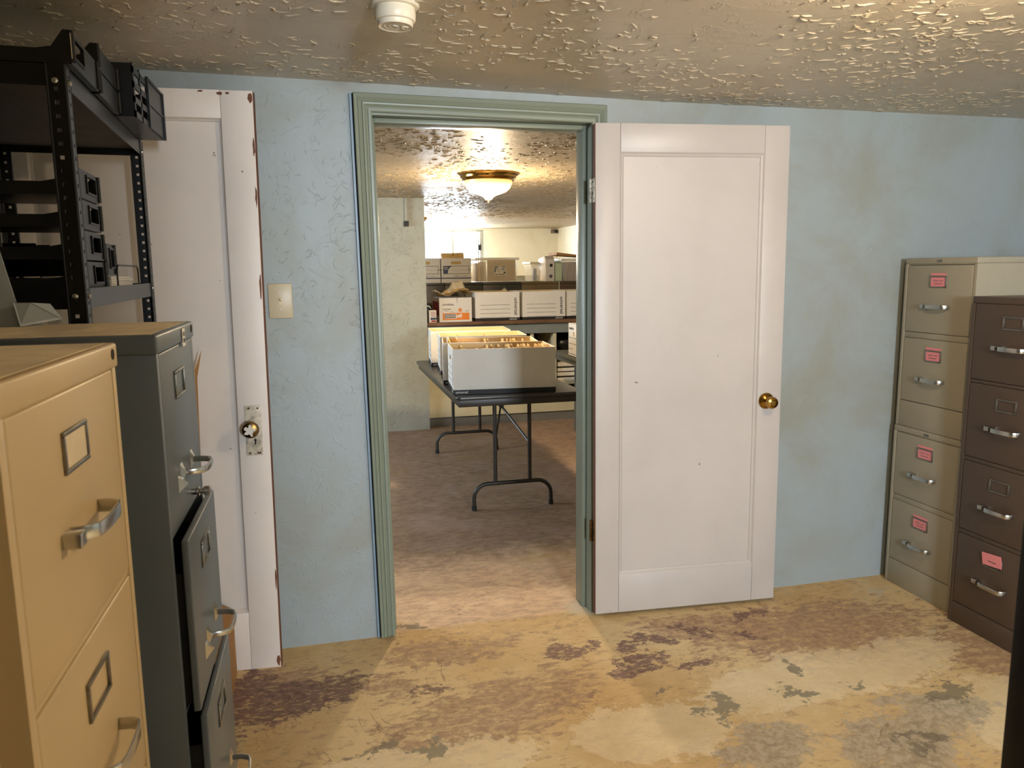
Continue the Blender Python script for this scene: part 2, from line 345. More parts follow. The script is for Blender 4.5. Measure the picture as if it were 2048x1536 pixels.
# raised trowel strokes of the textured plaster, real ridges
def ridges(name, m, parent, n, place, length, width, height, seed, keep=None, prefer=None):
    rnd = random.Random(seed); vs_ = []; fs_ = []; made = 0; tries = 0
    ph = [rnd.uniform(0, 6.3) for _ in range(8)]
    while made < n and tries < n * 12:
        tries += 1
        u, v_ = rnd.random(), rnd.random()
        dens = math.sin(u * 23 + ph[0] + 3 * math.sin(v_ * 7 + ph[1])) + math.sin(v_ * 17 + ph[2] + 2.5 * math.sin(u * 11 + ph[3]))
        if dens < rnd.uniform(-1.6, 1.2): continue
        if keep and rnd.random() > keep(u, v_): continue
        o, ax, ay, nz = place(u, v_)
        a = rnd.uniform(0, 6.3) if prefer is None else prefer + rnd.gauss(0, .7)
        L = length * rnd.uniform(.35, 1.3); k = rnd.randint(4, 7); x = y = 0.0; pts = []
        for i in range(k):
            pts.append((x, y)); x += L / k * math.cos(a); y += L / k * math.sin(a); a += rnd.gauss(0, .65)
        b = len(vs_)
        for i, (px_, py_) in enumerate(pts):
            t_ = i / (k - 1); tap = max(.12, math.sin(PI * min(1, max(0, .06 + .88 * t_)))) ; w_ = width * tap * rnd.uniform(.6, 1.3); h_ = height * tap * rnd.uniform(.6, 1.3)
            q0 = pts[max(0, i - 1)]; q1 = pts[min(k - 1, i + 1)]; dx, dy = q1[0] - q0[0], q1[1] - q0[1]; l_ = math.hypot(dx, dy) or 1; nx, ny = -dy / l_, dx / l_
            for off, hh in ((-w_, -.0003), (-w_ * .25, h_), (w_ * .35, h_ * .8), (w_, -.0003)):
                X, Y = px_ + nx * off, py_ + ny * off; vs_.append(tuple(o + ax * X + ay * Y + nz * hh))
        for i in range(k - 1):
            for j in range(3): fs_.append((b + i * 4 + j, b + i * 4 + j + 1, b + (i + 1) * 4 + j + 1, b + (i + 1) * 4 + j))
        made += 1
    me = bpy.data.meshes.new(name); me.from_pydata(vs_, [], fs_); me.materials.append(M[m])
    bm = bmesh.new(); bm.from_mesh(me); bmesh.ops.recalc_face_normals(bm, faces=bm.faces)
    for f in bm.faces: f.smooth = True
    bm.to_mesh(me); bm.free()
    o = link(name, me, parent); o['kind'] = 'stuff'; return o
def czat(x):
    for (xa, za), (xb, zb) in zip(cz[:-1], cz[1:]):
        if x <= xb: return za + (zb - za) * (x - xa) / (xb - xa)
    return cz[-1][1]
X_, Y_, Z_ = Vector((1, 0, 0)), Vector((0, 1, 0)), Vector((0, 0, 1))
def pl_c(u, v_):
    x = -1.0 + 4.1 * u; y = -2.1 + 2.07 * v_; return Vector((x, y, czat(x))), X_, Y_, -Z_
ridges('plaster_strokes', 'ceiling_plaster', bpy.data.objects['ceiling'], 3600, pl_c, .058, .0040, .0032, 11)
def pl_s(u, v_):
    return Vector((.1 + 3.4 * u, .2 + 6.2 * v_, 2.078)), X_, Y_, -Z_
ridges('plaster_strokes', 'store_ceiling_plaster', bpy.data.objects['ceiling_storeroom'], 6000, pl_s, .060, .0055, .0040, 12)
# doorway wall: three pieces round the opening (the frame leans a little)
OL0, OL1, OR0, OR1, OZ = 0.208, 0.190, 1.060, 1.057, 2.022
WT = 0.13
wn = MB()
wn.prism([(XL - 1.2, 0), (OL0, 0), (OL1, OZ), (OL1, 2.16), (XL - 1.2, 2.16)], 1, 0.0, WT)
wn.prism([(OR0, 0), (3.75, 0), (3.75, 2.16), (OR1, 2.16), (OR1, OZ)], 1, 0.0, WT)
wn.prism([(OL1, OZ), (OR1, OZ), (OR1, 2.16), (OL1, 2.16)], 1, 0.0, WT)
o = wn.obj('wall_north', 'blue_plaster')
o.data.materials.append(M['cream_plaster'])
for f in o.data.polygons:
    if f.normal.y > 0.9: f.material_index = 1
structure(o, 'pale blue plastered wall with the doorway')
def pl_w(u, v_): return Vector((-.22 + .36 * u, 0, .02 + 2.05 * v_)), X_, Z_, -Y_
ridges('plaster_strokes', 'blue_plaster', o, 380, pl_w, .055, .0034, .0014, 13)
def pl_w2(u, v_): return Vector((1.12 + 2.0 * u, 0, .05 + 2.0 * v_)), X_, Z_, -Y_
ridges('plaster_strokes', 'blue_plaster', o, 60, pl_w2, .035, .003, .0008, 14)
structure(B(XL - .1, XL, YS, 0.0, 0, 2.16).obj('wall_west', 'blue_plaster'))
structure(B(XR, XR + .1, YS, 0.0, 0, 2.16).obj('wall_east', 'blue_plaster'))
ws = MB(); WX0, WX1, WZ0, WZ1 = 0.57, 1.27, 1.25, 1.99
ws.box(XL - .1, WX0, YS - .1, YS, 0, 2.16); ws.box(WX1, XR + .1, YS - .1, YS, 0, 2.16); ws.box(WX0, WX1, YS - .1, YS, 0, WZ0); ws.box(WX0, WX1, YS - .1, YS, WZ1, 2.16)
structure(ws.obj('wall_south', 'blue_plaster'))
wf = empty('window_1', (0, 0, 0), 0, 'window behind the camera', None, None, 'structure')
for (a, b_, c_, d_) in ((WX0, WX1, WZ0, WZ0 + .04), (WX0, WX1, WZ1 - .04, WZ1), (WX0, WX0 + .04, WZ0 + .04, WZ1 - .04), (WX1 - .04, WX1, WZ0 + .04, WZ1 - .04), (0.91, 0.93, WZ0 + .04, WZ1 - .04)):
    B(a, b_, YS - .07, YS - .03, c_, d_).obj('window_frame', 'aluminium', wf)
structure(B(XL, .33, -3.42, -3.30, 0, 2.16).obj('daylight_blocker', 'cab_brown'), 'added dark panel behind the camera that blocks window daylight')  # added, unseen: keeps daylight off the left cabinets' near sides, dark against bounce
# store room shell
PX, PY = 0.915, 3.95
structure(B(XL - 1.2, PX, PY, PY + 0.18, 0, 2.1).obj('wall_partition', 'cream_plaster'), 'cream rough plastered partition wall inside the store room')
def pl_p(u, v_): return Vector((.2 + .7 * u, PY, .03 + 2.0 * v_)), X_, Z_, -Y_
ridges('plaster_strokes', 'cream_plaster', bpy.data.objects['wall_partition'], 420, pl_p, .075, .006, .003, 15)
q = MB(); q.box(XL - 1.2, XL - 1.1, WT, 1.7, 0, 2.1); q.box(XL - 1.2, XL - 1.1, 3.0, PY, 0, 2.1); q.box(XL - 1.2, XL - 1.1, 1.7, 3.0, 0, 1.31); q.box(XL - 1.2, XL - 1.1, 1.7, 3.0, 1.93, 2.1)
structure(q.obj('wall_storeroom_west', 'cream_plaster'))
wf = empty('window_3', (0, 0, 0), 0, 'side window of the store room', None, None, 'structure')
for (a, b_, c_, d_) in ((1.7, 3.0, 1.31, 1.35), (1.7, 3.0, 1.89, 1.93), (1.7, 1.74, 1.35, 1.89), (2.96, 3.0, 1.35, 1.89), (2.33, 2.37, 1.35, 1.89)): B(XL - 1.17, XL - 1.13, a, b_, c_, d_).obj('window_frame', 'aluminium', wf)
structure(B(PX - .18, PX, PY + .18, 8.65, 0, 2.1).obj('wall_storeroom_inner', 'pale_plaster'))
structure(B(3.62, 3.74, WT, 8.65, 0, 2.1).obj('wall_storeroom_east', 'pale_plaster'), 'pale yellow right hand wall of the store room')
FX0, FX1, FZ0, FZ1 = 1.28, 2.44, 1.52, 2.055
wb = MB(); wb.box(PX - .2, FX0, 8.65, 8.77, 0, 2.1); wb.box(FX1, 3.75, 8.65, 8.77, 0, 2.1); wb.box(FX0, FX1, 8.65, 8.77, 0, FZ0); wb.box(FX0, FX1, 8.65, 8.77, FZ1, 2.1)
structure(wb.obj('wall_storeroom_north', 'pale_plaster'), 'pale yellow far wall of the store room')
wf = empty('window_2', (0, 0, 0), 0, 'bright sliding basement window in the far wall', None, None, 'structure')
for (a, b_, c_, d_) in ((FX0, FX1, FZ0, FZ0 + .035), (FX0, FX1, FZ1 - .03, FZ1), (FX0, FX0 + .04, FZ0 + .035, FZ1 - .03), (FX1 - .06, FX1, FZ0 + .035, FZ1 - .03), (1.945, 1.985, FZ0 + .035, FZ1 - .03), (2.345, 2.365, FZ0 + .035, FZ1 - .03)):
    B(a, b_, 8.66, 8.70, c_, d_).obj('window_frame', 'aluminium', wf, bevel=.003)
B(2.35, 2.40, 8.64, 8.668, 1.745, 1.835).obj('window_latch', 'ink_black', wf, bevel=.004)
structure(B(1.0, 3.62, 8.30, 8.65, 0, 1.36).obj('trim_1', 'concrete_ledge'), 'grey concrete ledge below the far wall')
structure(B(1.0, 3.62, 8.26, 8.65, 1.361, 1.43).obj('trim_2', 'pale_plaster'), 'cream cap of the concrete ledge')

# ---- door frame: mitred casing, jambs, stops
fr = empty('trim_3', (0, 0, 0), 0, 'grey green moulded door casing round the open doorway', None, None, 'structure')
INN = [(.225, 0.0), (.206, 2.009), (1.043, 1.999), (1.047, 0.0)]
OUT = [(.168, 0.0), (.141, 2.073), (1.103, 2.066), (1.106, 0.0)]
prof = [(0, 0.0), (0, .013), (.06, .016), (.20, .016), (.215, .011), (.30, .013), (.42, .019), (.50, .020), (.56, .016), (.66, .020), (.76, .024), (.775, .020), (.96, .025), (1.0, .022), (1.0, 0.0)]
for k, nm in enumerate(('casing_side', 'casing_head', 'casing_side')):
    m_ = MB(); vs_ = []; n = len(prof)
    for e in (k, k + 1):
        for u, d in prof:
            vs_.append((INN[e][0] + (OUT[e][0] - INN[e][0]) * u, -d, INN[e][1] + (OUT[e][1] - INN[e][1]) * u + (0.004 if e in (0, 3) else 0)))
    m_.add(vs_, [(i, i + 1, n + i + 1, n + i) for i in range(n - 1)] + [tuple(range(n)), tuple(range(n, 2 * n))])
    m_.obj(nm, 'trim_green', fr)
MB().hexa([(.155, -.0135, 0.004), (.163, -.0135, 0.004), (.163, 0, 0.004), (.155, 0, 0.004), (.128, -.0135, 2.070), (.136, -.0135, 2.070), (.136, 0, 2.070), (.128, 0, 2.070)]).obj('backing_strip', 'trim_blue', fr)
MB().hexa([(.1635, -.004, 0.004), (.168, -.004, 0.004), (.168, 0, 0.004), (.1635, 0, 0.004), (.1365, -.004, 2.072), (.141, -.004, 2.072), (.141, 0, 2.072), (.1365, 0, 2.072)]).obj('shadow_gap', 'dark_gap', fr)
def slant(x0a, x1a, x0b, x1b, y0, y1, z0, z1): return MB().hexa([(x0a, y0, z0), (x1a, y0, z0), (x1a, y1, z0), (x0a, y1, z0), (x0b, y0, z1), (x1b, y0, z1), (x1b, y1, z1), (x0b, y1, z1)])
slant(.209, .222, .191, .204, .0, WT, 0.002, 2.0).obj('jamb', 'trim_green', fr)
slant(1.0455, 1.059, 1.0435, 1.056, .0, WT, 0.002, 2.0).obj('jamb', 'trim_green', fr)
B(.191, 1.056, .0, WT, 2.001, 2.021).obj('head_jamb', 'trim_green', fr)
slant(.222, .235, .204, .217, .044, WT, 0.002, 2.0).obj('door_stop', 'trim_green', fr, bevel=.003)
slant(1.030, 1.0455, 1.028, 1.0435, .044, WT, 0.002, 2.0).obj('door_stop', 'trim_green', fr, bevel=.003)
B(.217, 1.028, .044, WT, 1.982, 2.0005).obj('door_stop', 'trim_green', fr, bevel=.003)

# ---- panelled doors
def door_leaf(name, loc, rz, W, H, th, sl, sr, tr, br, m, mould, ry=0.0, label=None, edge='left', rec=.011):
    d = empty(name, loc, rz, label, None, None, 'structure'); d.rotation_euler = (0, ry, rz)
    B(0, sl, 0, th, 0, H).obj('stile', m, d, bevel=.0025)
    B(W - sr, W, 0, th, 0, H).obj('stile', m, d, bevel=.0025)
    B(sl + .0006, W - sr - .0006, 0.0004, th, H - tr, H).obj('rail', m, d, bevel=.0012)
    B(sl + .0006, W - sr - .0006, 0.0004, th, 0, br).obj('rail', m, d, bevel=.0012)
    B(sl - .004, W - sr + .004, rec, max(th - rec, rec + .008), br - .004, H - tr + .004).obj('panel', m, d)
    x0, x1, z0, z1 = sl, W - sr, br, H - tr
    for a, b_, ua, ub in (((x0, z0), (x1, z0), (1, 1), (-1, 1)), ((x1, z0), (x1, z1), (-1, 1), (-1, -1)), ((x1, z1), (x0, z1), (-1, -1), (1, -1)), ((x0, z1), (x0, z0), (1, -1), (1, 1))):
        pr = [(0, .07 * rec), (.25, .36 * rec), (.32, .5 * rec), (.75, .77 * rec), (.8, .68 * rec), (1, .985 * rec), (0, .99 * rec)]; n = len(pr); vs_ = []
        for (px_, pz_), (ux, uz) in ((a, ua), (b_, ub)):
            for u, dd in pr: vs_.append((px_ + ux * u * mould, dd, pz_ + uz * u * mould))
        MB().add(vs_, [(i, (i + 1) % n, n + (i + 1) % n, n + i) for i in range(n)] + [tuple(range(n)), tuple(range(n, 2 * n))]).obj('moulding', m, d)
    if edge == 'left': B(-.0016, 0.0002, .0025, th - .002, .003, H - .003).obj('bare_edge', 'raw_wood', d)
    else: B(W - .0002, W + .0018, .002, th - .002, .003, H - .003).obj('bare_edge', 'raw_wood', d)
    return d
ang = math.atan2(-.061, .802)
d1 = door_leaf('door_1', (1.050, -.068, .014), ang, .800, 1.977, .035, .100, .105, .107, .165, 'door_white', .016, -.006, 'white single panel door swung fully open against the blue wall', 'left')
# brass knob
k = MB().lathe([(.0, 0), (.034, 0), (.034, .004), (.030, .010), (.018, .014), (.013, .018)], (0, 0, 0), (0, -1, 0), 36).obj('knob_rose', 'brass', d1, smooth=True); k.location = (.734, 0, .873)
kk = MB().lathe([(.012, .012), (.012, .030), (.017, .036), (.0245, .043), (.0255, .052), (.022, .060), (.013, .0635), (.010, .060), (.0, .060)], (0, 0, 0), (0, -1, 0), 36).obj('knob', 'brass', d1, smooth=True); kk.location = (.734, 0, .873)
def hinge(parent, z, paint_, W=0.09):
    h = empty('hinge', (0, 0, z)); h.parent = parent
    B(-.0035, -.0017, .002, .034, -W / 2, W / 2).obj('hinge_leaf', paint_, h, bevel=.0006)
    for q in range(5):
        MB().lathe([(.0, -.0082), (.0052, -.0082), (.0052, .0082), (0, .0082)], (-.008, .040, (q - 2) * W / 5), (0, 0, 1), 12).obj('hinge_knuckle', paint_, h, smooth=True)
    for q in range(4):
        MB().lathe([(0, 0), (.0032, 0), (.0028, .0012), (0, .0012)], (-.0035, .012 + .012 * (q % 2), -W * .36 + W * .24 * q), (-1, 0, 0), 10).obj('screw', 'dark_gap', h)
    return h
hinge(d1, 1.728, 'painted_brass'); hinge(d1, .352, 'old_brass')
d2 = door_leaf('door_2', (-1.010, -.072, .003), math.atan2(-.067, .80), .805, 2.040, .035, .10, .104, .090, .222, 'door_white_old', .010, .0085, 'old white panel door standing behind the black shelving rack', 'right', .019)
# lever lock plate and knob of the old door
KZ, KX = .908, .805 - .052
pl = empty('lock_plate', (KX, 0, KZ)); pl.parent = d2
B(-.0275, .0275, -.004, 0, -.10, .078).obj('plate', 'painted_brass', pl, bevel=.003)
for (a, b_) in ((-.014, .068), (.016, .068), (-.016, -.092), (.012, -.092), (.019, -.092)):
    MB().lathe([(0, 0), (.0035, 0), (.003, .0012), (0, .0012)], (a, -.004, b_), (0, -1, 0), 10).obj('screw', 'old_brass', pl)
MB().lathe([(0, 0), (.0045, 0), (.0045, .0006), (0, .0006)], (.004, -.004, -.045), (0, -1, 0), 14).obj('keyhole', 'dark_gap', pl)
B(.0015, .0065, -.0046, -.004, -.061, -.046).obj('keyhole', 'dark_gap', pl)
MB().lathe([(.012, 0), (.012, .022), (.018, .027), (.0285, .034), (.030, .043), (.026, .053), (.014, .058), (0, .058)], (-.004, -.004, 0), (0, -1, 0), 36).obj('knob', 'old_brass', pl, smooth=True)
sp = [(.0165 * (1 + .28 * math.sin(5 * a + 1) + .12 * math.sin(9 * a)) * math.cos(a), .0165 * (1 + .28 * math.sin(5 * a + 1) + .12 * math.sin(9 * a)) * math.sin(a)) for a in [2 * PI * i / 40 for i in range(40)]]
MB().prism([(-.004 + a, b_) for a, b_ in sp], 1, -.0626, -.0585).obj('paint_chip', 'box_white', pl)

rc = random.Random(5)
for (cx, cz_, sx, sz) in ((.700, 2.028, .010, .006), (.725, 2.030, .008, .004), (.797, 2.018, .010, .018), (.801, 1.86, .005, .030), (.801, 1.70, .004, .04), (.640, 2.034, .012, .003), (.800, 1.40, .004, .05), (.760, 1.78, .003, .003), (.798, .03, .008, .022), (.802, .35, .004, .05)):
    pts_ = [(cx + sx * math.cos(a) * rc.uniform(.55, 1.1), cz_ + sz * math.sin(a) * rc.uniform(.55, 1.1)) for a in [2 * PI * i / 11 for i in range(11)]]
    MB().prism([(min(x, .8049), z) for x, z in pts_], 1, -.0004, .0004).obj('bare_wood_chip', 'raw_wood', d2)

# ------------------------------------------------------------------ fittings on walls and ceilings
sw = empty('light_switch', (-.145, 0, 1.339), 0, 'ivory toggle light switch plate on the blue wall', 'light switch')
B(-.042, .042, -.007, 0, -.063, .063).obj('cover_plate', 'ivory', sw, bevel=.004)
B(-.006, .006, -.0085, -.006, -.013, .013).obj('toggle_slot', 'white_card', sw)
MB().hexa([(-.004, -.008, -.002), (.004, -.008, -.002), (.004, -.007, .005), (-.004, -.007, .005), (-.003, -.020, .005), (.003, -.020, .005), (.003, -.019, .011), (-.003, -.019, .011)]).obj('toggle', 'ivory', sw, bevel=.001)
for z in (-.030, .030): MB().lathe([(0, 0), (.0032, 0), (.0028, .0012), (0, .0012)], (0, -.007, z), (0, -1, 0), 12).obj('screw', 'dull_metal', sw)

sd = empty('smoke_detector', (.215, -.84, 2.1095), 0, 'round white smoke detector on the ceiling', 'smoke detector')
sd.rotation_euler = (0, .012, .4)
MB().lathe([(0, .003), (.060, .003), (.0615, -.003), (.058, -.008), (.050, -.010)], seg=48).obj('mounting_base', 'white_plastic', sd, smooth=True)
MB().lathe([(.049, -.006), (.050, -.014), (.0515, -.020), (.0515, -.036), (.049, -.041), (.044, -.043)], seg=48).obj('body', 'white_plastic', sd, smooth=True)
MB().lathe([(.0445, -.041), (.044, -.052), (.042, -.0545), (.040, -.053), (.030, -.052), (.028, -.0532), (.026, -.052), (.020, -.052), (.018, -.053), (.016, -.052), (0, -.052)], seg=48).obj('sensor_cover', 'white_plastic', sd, smooth=True)
MB().lathe([(.009, -.0515), (.0095, -.0555), (.007, -.0555), (.006, -.0522), (0, -.0522)], (.022, -.008, 0), seg=24).obj('test_button', 'white_plastic', sd, smooth=True)
B(-.010, .006, -.006, .000, -.054, -.0515).obj('indicator', 'paper_pale', sd, bevel=.001)

# bare bulb that lights the front room (just above the frame)
lb = empty('ceiling_bulb', (1.40, -1.65, 2.092), 0, 'bare bulb in a white ceiling socket above the filing cabinets', 'lamp')
MB().lathe([(0, 0), (.055, 0), (.055, -.012), (.030, -.022), (.022, -.040), (.016, -.042)], seg=32).obj('socket', 'white_plastic', lb, smooth=True)
MB().lathe([(.013, -.040), (.016, -.055), (.027, -.075), (.030, -.092), (.026, -.108), (.014, -.120), (0, -.123)], seg=24).obj('bulb', 'bulb_glow', lb, smooth=True)

def dome_light(loc, label, rad=.205):
    l = empty('ceiling_light', loc, 0, label, 'ceiling light', 'glass dome ceiling lights')
    s = rad / .205
    MB().lathe([(0, 0), (.205 * s, 0), (.206 * s, -.008), (.198 * s, -.014), (.190 * s, -.018), (.188 * s, -.030), (.176 * s, -.038), (.172 * s, -.048), (.160 * s, -.050)], seg=48).obj('brass_pan', 'brass', l, smooth=True)
    MB().lathe([(.160 * s, -.048), (.158 * s, -.066), (.146 * s, -.094), (.118 * s, -.118), (.080 * s, -.132), (.050 * s, -.142), (.032 * s, -.154), (.020 * s, -.168), (.010 * s, -.172), (0, -.172)], seg=48).obj('glass_dome', 'dome_glass', l, smooth=True)
    MB().lathe([(0, -.170), (.012, -.172), (.013, -.178), (.007, -.184), (.005, -.190), (0, -.192)], seg=20).obj('finial', 'brass', l, smooth=True)
    for kind_, pw in (('POINT', DOME_SPOT * .62), ('SPOT', DOME_SPOT * .45)):
        sl = bpy.data.lights.new('dome_lamp', kind_); sl.energy = pw; sl.color = (1.0, 0.78, 0.51); sl.shadow_soft_size = 0.05
        if kind_ == 'SPOT': sl.spot_size = math.radians(179); sl.spot_blend = 0.6
        so = bpy.data.objects.new('dome_lamp', sl); so.location = (0, 0, -.270); so.parent = l; COL.objects.link(so)
    return l
dome_light((1.115, 2.20, 2.078), 'brass rimmed glass dome light glowing warm on the store room ceiling above the folding table')
dome_light((1.09, 6.45, 2.078), 'second dome light deep in the store room, mostly hidden by the partition wall')
pp = empty('wall_conduit', (.752, 3.94, 2.076), 0, 'short white conduit with a black end hanging on the partition wall', 'pipe')
B(-.013, .013, -.022, .004, -.20, 0).obj('conduit', 'cream_plaster', pp, bevel=.003)
B(-.020, .020, -.030, .003, -.245, -.20).obj('end_box', 'ink_black', pp, bevel=.003)
jb = empty('junction_box', (3.57, 8.635, 2.03), 0, 'small grey junction box high in the far corner of the store room', 'junction box')
B(-.06, .06, -.03, .012, -.03, .03).obj('box', 'dull_metal', jb, bevel=.004)
B(-.015, .05, -.035, -.03, -.02, .02).obj('cover', 'ink_black', jb, bevel=.002)

# ------------------------------------------------------------------ filing cabinets
def bow(w, out, tall, thick, y0=0.0, tip=.012):
    p = [(0, -w / 2, 0), (out * .55, -w / 2 + .002, 0), (out * .9, -w / 2 + tip * .8, 0), (out, -w / 2 + tip * 2.0, 0), (out * 1.03, 0, 0), (out, w / 2 - tip * 2.0, 0), (out * .9, w / 2 - tip * .8, 0), (out * .55, w / 2 - .002, 0), (0, w / 2, 0)]
    return MB().sweep(p, [(-thick / 2, -tall / 2), (thick / 2, -tall / 2), (thick / 2, tall / 2), (-thick / 2, tall / 2)])
MESH = {}
def shared(key, fn):
    if key not in MESH: MESH[key] = fn()
    return MESH[key]
def filing_cabinet(label, loc, rz, W, D, H, drawers, m, lip=.030, base=.08, cap=0.0, cards=(), style='bar', extras=(), group=None, handle_dz=.165, label_dz=.045, top_mat=None, hole=False):
    cbn = empty('filing_cabinet', loc, rz, label, 'filing cabinet', group)
    st = .016; h = W / 2
    b_ = MB()
    b_.box(-D, 0, -h, -h + st, 0, H - lip); b_.box(-D, 0, h - st, h, 0, H - lip); b_.box(-D, -D + .01, -h + st, h - st, 0, H - lip)
    b_.box(-D + .01, 0, -h + st, h - st, 0.0, drawers[-1][0] - .002)
    for (za, zb, *_), (zc, zd, *_) in zip(drawers[:-1], drawers[1:]):
        b_.box(-.03, -.0025, -h + st, h - st, zd + .0015, za - .0015)
    b_.box(-.03, -.002, -h + st, h - st, drawers[0][1] + .002, H - lip)
    b_.obj('body', m, cbn, bevel=.0012)
    B(-D - cap, cap, -h - cap, h + cap, H - lip, H).obj('top_cap', m, cbn, bevel=.004, seg=3)
    if top_mat: B(-D + .004, -.008, -h + .006, h - .006, H - .0005, H + .0006).obj('dust_film', top_mat, cbn)
    if hole: MB().lathe([(0, 0), (.0075, 0), (.0075, .0008), (0, .0008)], (cap, h - .022, H - lip * .42), (1, 0, 0), 20).obj('lock_hole', 'dark_gap', cbn)
    for i, (za, zb, *rest) in enumerate(drawers):
        op = rest[0] if rest else 0.0
        d = empty('drawer', (op, 0, 0)); d.parent = cbn
        dh = zb - za
        def dm():
            q = MB(); q.box(-(.012 if style == 'wire' else .018), 0, -h + st + .002, h - st - .002, 0, dh); return q.mesh('drawer_front', m, bevel=.0025 if style == 'wire' else .004, seg=3)
        fo = link('drawer_front', shared((m, W, round(dh, 3)), dm), d); fo.location = (0, 0, za)
        if op:
            q = MB(); q.box(-D + .06, -.0122, -h + st + .014, -h + st + .017, za + .01, zb - .06); q.box(-D + .06, -.0122, h - st - .017, h - st - .014, za + .01, zb - .06); q.box(-D + .06, -.0122, -h + st + .017, h - st - .017, za + .01, za + .013)
            q.obj('drawer_box', 'dark_gap', d)
        lz = zb - label_dz - .024; hz = zb - handle_dz
        if style == 'bar':
            hw, ho = .112, .030
            me = shared(('bar',), lambda: bow(.112, .030, .017, .0035).mesh('handle', 'chrome', bevel=.0012))
            hd = link('handle', me, d); hd.location = (0, .012, hz)
            me = shared(('barlatch',), lambda: B(-.001, .020, -.010, .010, -.0085, .0085).mesh('thumb_latch', 'chrome', bevel=.002))
            lt = link('thumb_latch', me, d); lt.location = (0, -.064, hz)
        else:
            me = shared(('wire',), lambda: bow(.100, .040, .011, .005, tip=.012).mesh('handle', 'chrome', bevel=.002))
            hd = link('handle', me, d); hd.location = (0, .012, hz)
            for yy in (-.040, .064):
                me = shared(('foot',), lambda: MB().add([(0, -.009, -.017), (0, .009, -.017), (0, .009, .017), (0, -.009, .017), (.009, 0, 0)], [(0, 1, 4), (1, 2, 4), (2, 3, 4), (3, 0, 4), (3, 2, 1, 0)]).mesh('handle_foot', 'chrome'))
                ft = link('handle_foot', me, d); ft.location = (0, yy, hz)
            me = shared(('wirelatch',), lambda: MB().add([(0, -.012, -.016), (0, .010, -.016), (0, .010, .012), (0, -.012, .012), (.014, 0, -.002)], [(0, 1, 4), (1, 2, 4), (2, 3, 4), (3, 0, 4), (3, 2, 1, 0)]).mesh('thumb_latch', 'chrome'))
            lt = link('thumb_latch', me, d); lt.location = (0, -.062, hz - .012)
        def lm():
            q = MB(); fw, fh, s = .044, .0245, .0055
            q.box(0, .004, -fw, fw, fh - s, fh); q.box(0, .004, -fw, fw, -fh, -fh + s); q.box(0, .004, -fw, -fw + s, -fh + s, fh - s); q.box(0, .004, fw - s, fw, -fh + s, fh - s)
            return q.mesh('label_holder', 'dull_metal', bevel=.0012)
        lo = link('label_holder', shared(('lh',), lm), d); lo.location = (0, 0, lz)
        cd_ = cards[i] if i < len(cards) else None
        if cd_ == 'white':
            B(.0003, .0018, -.040, .040, lz - .021, lz + .021).obj('label_card', 'white_card', d)
        elif cd_ == 'pink':
            B(.0003, .0018, -.039, .039, lz - .021, lz + .020).obj('label_card', 'pink_card', d)
            B(.0002, .0012, -.041, .040, lz + .026, lz + .036).obj('label_tab', 'pink_card', d)
            for r, (a, b2) in enumerate(((-.026, .0), (.005, .024), (-.022, .02))):
                B(.0018, .0021, a, b2, lz + .003 - (r // 2) * .012, lz + .0055 - (r // 2) * .012).obj('print_line', 'ink_grey', d)
        elif cd_ == 'slipped':
            q = B(-.0008, .0008, -.043, .043, -.024, .024).obj('label_card', 'pink_card', d); q.location = (.005, -.002, lz + .012); q.rotation_euler = (.10, .06, 0)
            B(.0055, .0062, -.018, .018, lz + .004, lz + .007).obj('print_line', 'ink_grey', d)
    for e in extras: e(cbn, h, H)
    return cbn
def four(top, pitch, gap=.010, opens=(0, 0, 0, 0)):
    return [(top - (i + 1) * pitch + gap, top - i * pitch, opens[i]) for i in range(4)]
# left row, fronts facing the aisle
filing_cabinet('beige filing cabinet in the left foreground with a white card in its top label holder', (-.287, -1.9335, 0), 0, .411, .66, 1.3455,
               four(1.311, .300), 'beige_steel', .034, .08, .0035, ('white',), 'bar', top_mat='dusty_top', hole=True, handle_dz=.160, label_dz=.044)
def blue_extras(cbn, h, H):
    st = empty('sticker', (.0045, .052, H - .022)); st.parent = cbn
    B(0, .0006, -.013, .013, -.016, .016).obj('sticker_paper', 'paper_pale', st)
    B(.0006, .0010, -.008, .008, -.010, -.002).obj('sticker_print', 'ink_black', st); B(.0006, .0010, -.008, .008, .002, .010).obj('sticker_print', 'ink_grey', st)
    lk = MB().lathe([(.006, 0), (.006, .008), (.009, .010), (.009, .013), (.005, .015), (.005, .020), (.009, .022), (.009, .032), (.006, .034), (0, .034)], (0, 0, 0), (1, 0, 0), 16).obj('plunger_lock', 'chrome', cbn, smooth=True)
    lk.location = (0, .045, 1.034)
filing_cabinet('slate blue filing cabinet with slightly open drawers behind the beige one', (-.254, -1.448, 0), 0, .344, .66, 1.347,
               [(1.012, 1.315, 0), (.702, 1.005, .023), (.392, .692, .032), (.085, .382, .004)], 'blue_steel', .031, .08, .003, (), 'wire', (blue_extras,), top_mat='dusty_top', hole=True, handle_dz=.222, label_dz=.042)
filing_cabinet('beige filing cabinet at the lower left corner, mostly outside the picture', (-.292, -2.385, 0), 0, .381, .66, 1.30,
               four(1.265, .295), 'beige_steel', .034, .08, .0035, (), 'bar', hole=True)
